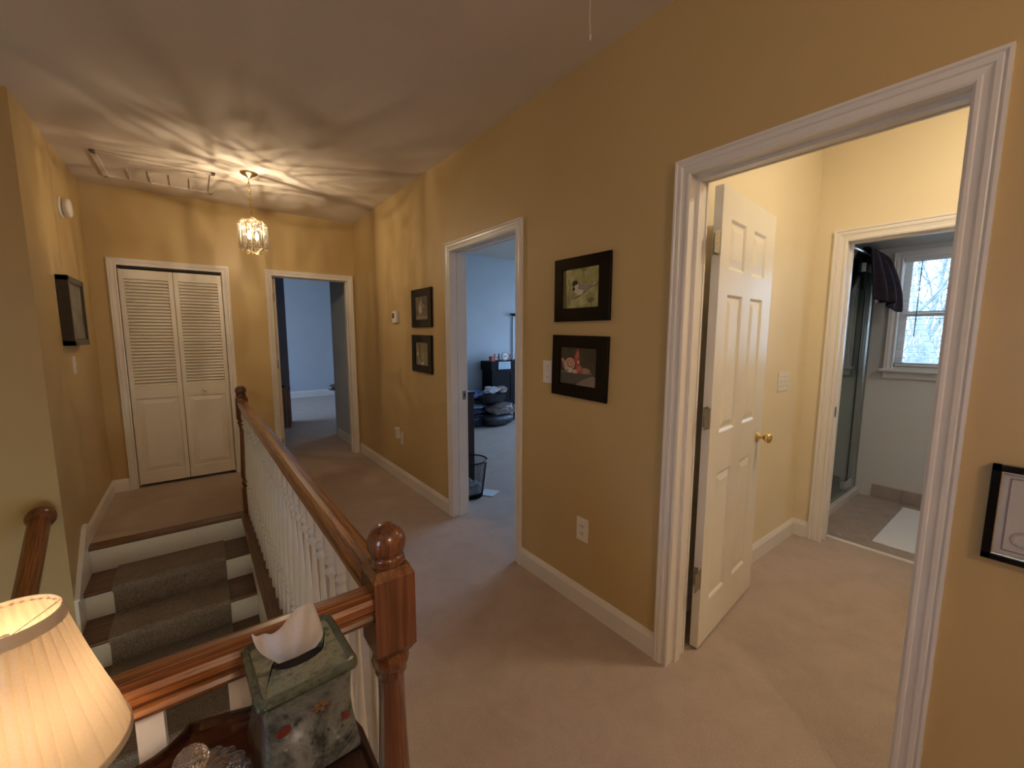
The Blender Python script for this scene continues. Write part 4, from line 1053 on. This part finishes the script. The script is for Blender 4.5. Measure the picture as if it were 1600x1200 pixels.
# folded clothes and bags at the foot of the cabinet
def cloth(name, c): return paint(name, c, .9, .35, 18, .5, 60)
yy = 5.45
t = thing('storage_basket', (1.86, yy, 0), 'dark blue basket under the folded blue clothes', 'basket')
MB().box((1.78, 5.38, 0), (2.02, 5.70, .19), 0, .02).obj('body', cloth('navy_canvas', (.035, .05, .09)), t)
MB().tube([(1.79, 5.372, .14), (1.82, 5.366, .125), (1.86, 5.366, .125), (1.89, 5.372, .14)], .006, 6).obj('handle', cloth('grey_webbing', (.3, .34, .42)), t)
for k, (z0, z1, c, lb) in enumerate([(.192, .27, (.06, .09, .16), 'dark blue folded jeans at the bottom of the clothes stack'), (.272, .36, (.20, .27, .40), 'grey blue folded shirt in the middle of the clothes stack'),
                                    (.362, .44, (.02, .02, .03), 'black folded shirt in the clothes stack'), (.442, .56, (.12, .22, .55), 'bright blue folded shirt on top of the clothes stack')]):
    lump((1.92+.01*(k % 2), 5.50, (z0+z1)/2), (.15, .12, (z1-z0)/2), 20+k, bgmat('crumpled_blue_cloth', mix3(c, .25), c, mix3(c, 2.4), 22), 'folded_clothes', lb, 'clothes', .12)
lump((2.20, 5.30, .10), (.26, .16, .10), 31, bgmat('charcoal_canvas', (.008, .009, .012), (.03, .035, .045), (.09, .11, .14), 16), 'duffel_bag', 'dark duffel bag lying on the bedroom carpet under the taupe bag', 'bag', .2, flatz=1)
tp = lump((2.25, 5.29, .27), (.23, .15, .095), 32, bgmat('taupe_nylon', (.04, .035, .035), (.20, .16, .15), (.34, .28, .25), 12), 'sling_bag', 'taupe bag with a pale zip on top of the dark duffel', 'bag', .3)
MB().tube([(2.10, 5.14, .26), (2.2, 5.125, .30), (2.3, 5.125, .25), (2.36, 5.13, .19), (2.44, 5.15, .27), (2.42, 5.17, .34)], .008, 6).obj('zip_strap', cloth('pale_webbing', (.45, .42, .38)), tp)
lump((2.13, 5.36, .44), (.22, .14, .085), 33, cloth('black_cloth', (.012, .012, .016)), 'jacket', 'black jacket heaped on the taupe bag', 'clothes', .3)
lump((2.10, 5.33, .575), (.12, .10, .045), 34, cloth('white_cloth', (.60, .60, .64)), 'crumpled_shirt', 'white crumpled shirt on top of the bag pile', 'clothes', .5)
lump((2.29, 5.33, .57), (.09, .09, .05), 35, cloth('tan_cloth', (.32, .25, .22)), 'crumpled_shirt', 'tan crumpled shirt on the bag pile, right of the white one', 'clothes', .5)

# ------------------------------------------------------------------ far bedroom things
t = thing('chest_of_drawers', (-.9, 7.27, 0), 'brown chest of drawers seen through the far doorway', 'dresser')
MB().box((-1.6, 7.06, .60), (-.425, 7.49, .625), 0, .004).obj('top', M['brown'], t)
MB().box((-1.58, 7.08, 0), (-.44, 7.49, .60), 0, .003).obj('body', M['brown'], t)
t = thing('television', (-.9, 7.25, .625), 'black flat television on the brown chest of drawers', 'television')
MB().box((-1.25, 7.10, .626), (-.495, 7.30, .645), 0, .004).box((-.93, 7.24, .64), (-.87, 7.27, .72)).obj('stand', M['blackwood'], t)
MB().box((-1.30, 7.235, .70), (-.525, 7.265, 1.14), 0, .006).obj('screen', M['black'], t)
t = thing('bench', (.8, 7.62, 0), 'low upholstered bench with a patterned throw at the right of the far doorway', 'bench')
MB().box((.40, 7.50, .30), (1.40, 7.74, .455), 0, .02).obj('seat', cloth('pinkish_valance', (.35, .27, .26)), t)
for x, y in ((.44, 7.53), (1.36, 7.53), (.44, 7.71), (1.36, 7.71)): MB().box((x-.02, y-.02, 0), (x+.02, y+.02, .30)).obj('leg', M['brown'], t)
lump((.40, 7.61, .515), (.155, .12, .06), 41, bgmat('patterned_throw', (.02, .02, .03), (.12, .08, .08), (.6, .6, .62), 26), 'throw_blanket', 'dark patterned throw heaped on the end of the low bench', 'blanket', .3)

# ------------------------------------------------------------------ unseen windows that let the daylight in, lobby light
def simple_window(name, axis, c0, c1, s0, s1, z0, z1):
    w_ = struct(name, ((c0+c1)/2, (s0+s1)/2, z0) if axis == 'x' else ((s0+s1)/2, (c0+c1)/2, z0)); m = MB(); f = .045; cm = (c0+c1)/2
    def bx(a0, a1, za, zb): m.box((cm-.02, a0, za), (cm+.02, a1, zb)) if axis == 'x' else m.box((a0, cm-.02, za), (a1, cm+.02, zb))
    bx(s0, s0+f, z0, z1); bx(s1-f, s1, z0, z1); bx(s0, s1, z0, z0+f); bx(s0, s1, z1-f, z1); bx(s0, s1, (z0+z1)/2-.02, (z0+z1)/2+.02)
    m.obj('window_frame', M['trim'], w_)
    return w_
def portal(loc, rot, sx, sy):
    l = bpy.data.lights.new('window_portal', 'AREA'); l.shape = 'RECTANGLE'; l.size = sx; l.size_y = sy; l.cycles.is_portal = True
    o = bpy.data.objects.new('window_portal', l); COL.objects.link(o); o.location = loc; o.rotation_euler = rot
simple_window('window_2', 'x', -3.3, -3.18, -.3, .15, 1.0, 1.8); portal((-3.31, -.075, 1.4), (0, radians(-90), 0), .8, .45)
simple_window('window_3', 'x', 4.5, 4.62, 2.3, 5.0, .5, 2.3); portal((4.63, 3.65, 1.4), (0, radians(90), 0), 1.8, 2.7)
simple_window('window_4', 'x', 3.9, 4.0, 7.8, 8.8, .8, 2.1); portal((4.01, 8.3, 1.45), (0, radians(90), 0), 1.3, 1.0)
simple_window('window_5', 'x', -3.6, -3.5, 8.2, 9.8, .6, 2.3); portal((-3.61, 9.0, 1.45), (0, radians(-90), 0), 1.7, 1.6)
portal((3.33, .53, 1.63), (0, radians(90), 0), .93, .65)

def lamp(name, loc, energy, color, radius):
    l = bpy.data.lights.new(name, 'POINT'); l.energy = energy; l.color = color; l.shadow_soft_size = radius
    o = bpy.data.objects.new(name, l); COL.objects.link(o); o.location = loc; return o
WARM = (1.0, .70, .40)
for i in range(2):
    a = pi*i+.4; lamp('pendant_light', (PX+.03*cos(a), PY+.03*sin(a), 2.263), 6.2, (1.0, .80, .56), .004)
lamp('table_lamp_light', (LX, LY, TT+.20), 5.5, (1.0, .82, .60), .02)
# lobby light out of view; unseen hall globe and bathroom dome are added fill
def dome(x, y, label, name='flush_ceiling_light', r=.15):
    H = 2.162 if x > 2 else 2.70
    t = thing(name, (x, y, H-.1), label, 'ceiling light')
    MB().lathe([(r*.95, H-.0005), (r, H-.02), (r*.97, H-.025)], (x, y, 0), 32).obj('pan', M['brass'], t)
    m = MB().lathe([(r*.93, H-.024), (r*.85, H-.06), (r*.55, H-.095), (0, H-.11)], (x, y, 0), 32); m.obj('glass_dome', M['dome'], t)
M['dome'] = emis('lit_opal_glass', (1.0, .84, .60), 38)
M['dome2'] = M['dome']
dome(.95, .05, 'round opal ceiling light in the cream lobby')
M['dome'] = emis('hall_fill_glow', (1.0, .78, .57), 44)  # added globe that fills the near walls and ceiling from out of view
t_ = thing('fill_globe', (-1.2, -1.7, 2.3), 'unseen fill globe added behind the near end of the hall', 'ceiling light')
MB().lathe([(.06, H-.0005), (.06, H-.015), (.01, H-.03), (.006, H-.22), (.03, H-.235), (0, H-.24)], (-1.2, -1.7, 0), 20).obj('stem', M['brass'], t_)
MB().lathe([(.11*cos(radians(q)), H-.34+.11*sin(radians(q))) for q in range(-90, 80, 10)], (-1.2, -1.7, 0), 24).obj('globe', M['dome'], t_)
M['dome'] = emis('bath_fill_glow', (.95, .95, 1.0), 10)  # added dome that lifts the dim bathroom, itself out of view
t_ = dome(2.5, -.1, 'unseen round ceiling light added as fill in the bathroom')

# ------------------------------------------------------------------ outside: bare trees seen through the bathroom window
bark = paint('pale_grey_bark', (.30, .31, .30), .9, .2, 10, .3, 40)
def tree(x, y, h, seed):
    rnd = random.Random(seed); m = MB()
    def br(p, d, ln, r, lev):
        n = 4; pts = [p]; q = p.copy(); dd = d.copy()
        for _ in range(n):
            dd = (dd+Vector((rnd.uniform(-.22, .22), rnd.uniform(-.22, .22), rnd.uniform(-.05, .16)))).normalized(); q = q+dd*ln/n; pts.append(q.copy())
        m.tube(pts, [max(.004, r*(1-.45*k/n)) for k in range(n+1)], 5 if lev < 2 else 3)
        if lev < 4:
            for _ in range(6 if lev else 12):
                k = rnd.randint(1 if lev else 0, n); s = rnd.uniform(.45, .75)
                nd = (dd+Vector((rnd.uniform(-1, 1), rnd.uniform(-1, 1), rnd.uniform(-.1, .8)))*1.1).normalized()
                br(pts[k], nd, ln*s*(.8 if lev else .55), r*(1-.45*k/n)*.55, lev+1)
    br(Vector((x, y, -3.0)), Vector((0, 0, 1)), h, .06, 0)
    return m.obj('bare_tree', bark)
for k, (x, y, h, lb) in enumerate([(9.0, -1.2, 7.5, 'bare winter tree beyond the bathroom window, nearest and rightmost'), (11.0, 1.2, 8.5, 'bare winter tree beyond the bathroom window, left of the nearest one'),
                                   (13.5, -.8, 9, 'bare winter tree farthest beyond the bathroom window'), (8.2, .2, 6.8, 'slender bare winter tree close beyond the bathroom window')]):
    tag(tree(x, y, h, 50+k), lb, 'tree', 'bare trees outside')
tb0 = [o for o in COL.objects if o.name.startswith('bare_tree')]
spots = [(15.0, .6, .7), (16.0, -1.8, 2.1), (14.6, 2.2, 3.9), (17.5, -.3, 5.0), (18.0, 1.8, 1.3), (12.4, -.2, 2.8), (16.5, 3.4, .3), (19.0, -3.0, 4.2), (20.0, .9, 3.2), (12.0, -2.6, 5.6)]
for k, (x, y, a) in enumerate(spots):
    c_ = tb0[k % 4].copy(); COL.objects.link(c_); c_.location = (x, y, -3.0); c_.rotation_euler = (0, 0, a); c_.scale = (1.1, 1.1, 1.15)
    tag(c_, 'bare winter tree in the thicket far beyond the bathroom window, behind the four nearer trees', 'tree', 'bare trees of the thicket')
tag(MB().box((3.4, -14, -3.1), (30, 16, -3.0)).obj('ground', paint('winter_lawn', (.16, .17, .09), .95, .3, 2, .4, 30), origin=(0, 0, 0)), kind='structure')

# ------------------------------------------------------------------ world, camera, render look
w = bpy.data.worlds.new('World'); SC.world = w; w.use_nodes = True
bg = w.node_tree.nodes['Background']
N, L = w.node_tree.nodes, w.node_tree.links
tc = N.new('ShaderNodeTexCoord'); sp = N.new('ShaderNodeSeparateXYZ'); L.new(tc.outputs['Generated'], sp.inputs[0])
r_ = N.new('ShaderNodeValToRGB'); L.new(sp.outputs['Z'], r_.inputs['Fac'])
r_.color_ramp.elements[0].position = .0; r_.color_ramp.elements[0].color = (.54, .74, 1.0, 1)
r_.color_ramp.elements[1].position = .6; r_.color_ramp.elements[1].color = (.34, .56, 1.0, 1)
L.new(r_.outputs['Color'], bg.inputs['Color']); bg.inputs['Strength'].default_value = 6.2

cd_ = bpy.data.cameras.new('Camera'); cam = bpy.data.objects.new('Camera', cd_); COL.objects.link(cam); SC.camera = cam
yaw, pitch, roll, f = .6502, -.1183, .0019, 649.4611
cd_.sensor_fit = 'HORIZONTAL'; cd_.sensor_width = 36; cd_.lens = f/1600*36; cd_.clip_start = .02; cd_.clip_end = 100
cy, sy, cp, sp_ = cos(yaw), sin(yaw), cos(pitch), sin(pitch)
F = Vector((sy*cp, cy*cp, sp_)); Rv = Vector((cy, -sy, 0)); U = Rv.cross(F)
R2 = Rv*cos(roll)+U*sin(roll); U2 = -Rv*sin(roll)+U*cos(roll)
mt = Matrix((R2, U2, -F)).transposed().to_4x4(); mt.translation = Vector((-1.5424, 0, 1.434)); cam.matrix_world = mt
vs_ = SC.view_settings; vs_.view_transform = 'Standard'; vs_.look = 'None'; vs_.gamma = 1; vs_.use_curve_mapping = False; vs_.exposure = 0.95
c = SC.cycles; c.use_denoising = True; c.max_bounces = 8; c.diffuse_bounces = 5; c.glossy_bounces = 4; c.transmission_bounces = 8; c.transparent_max_bounces = 16
c.caustics_reflective = False; c.caustics_refractive = False; c.sample_clamp_indirect = 6
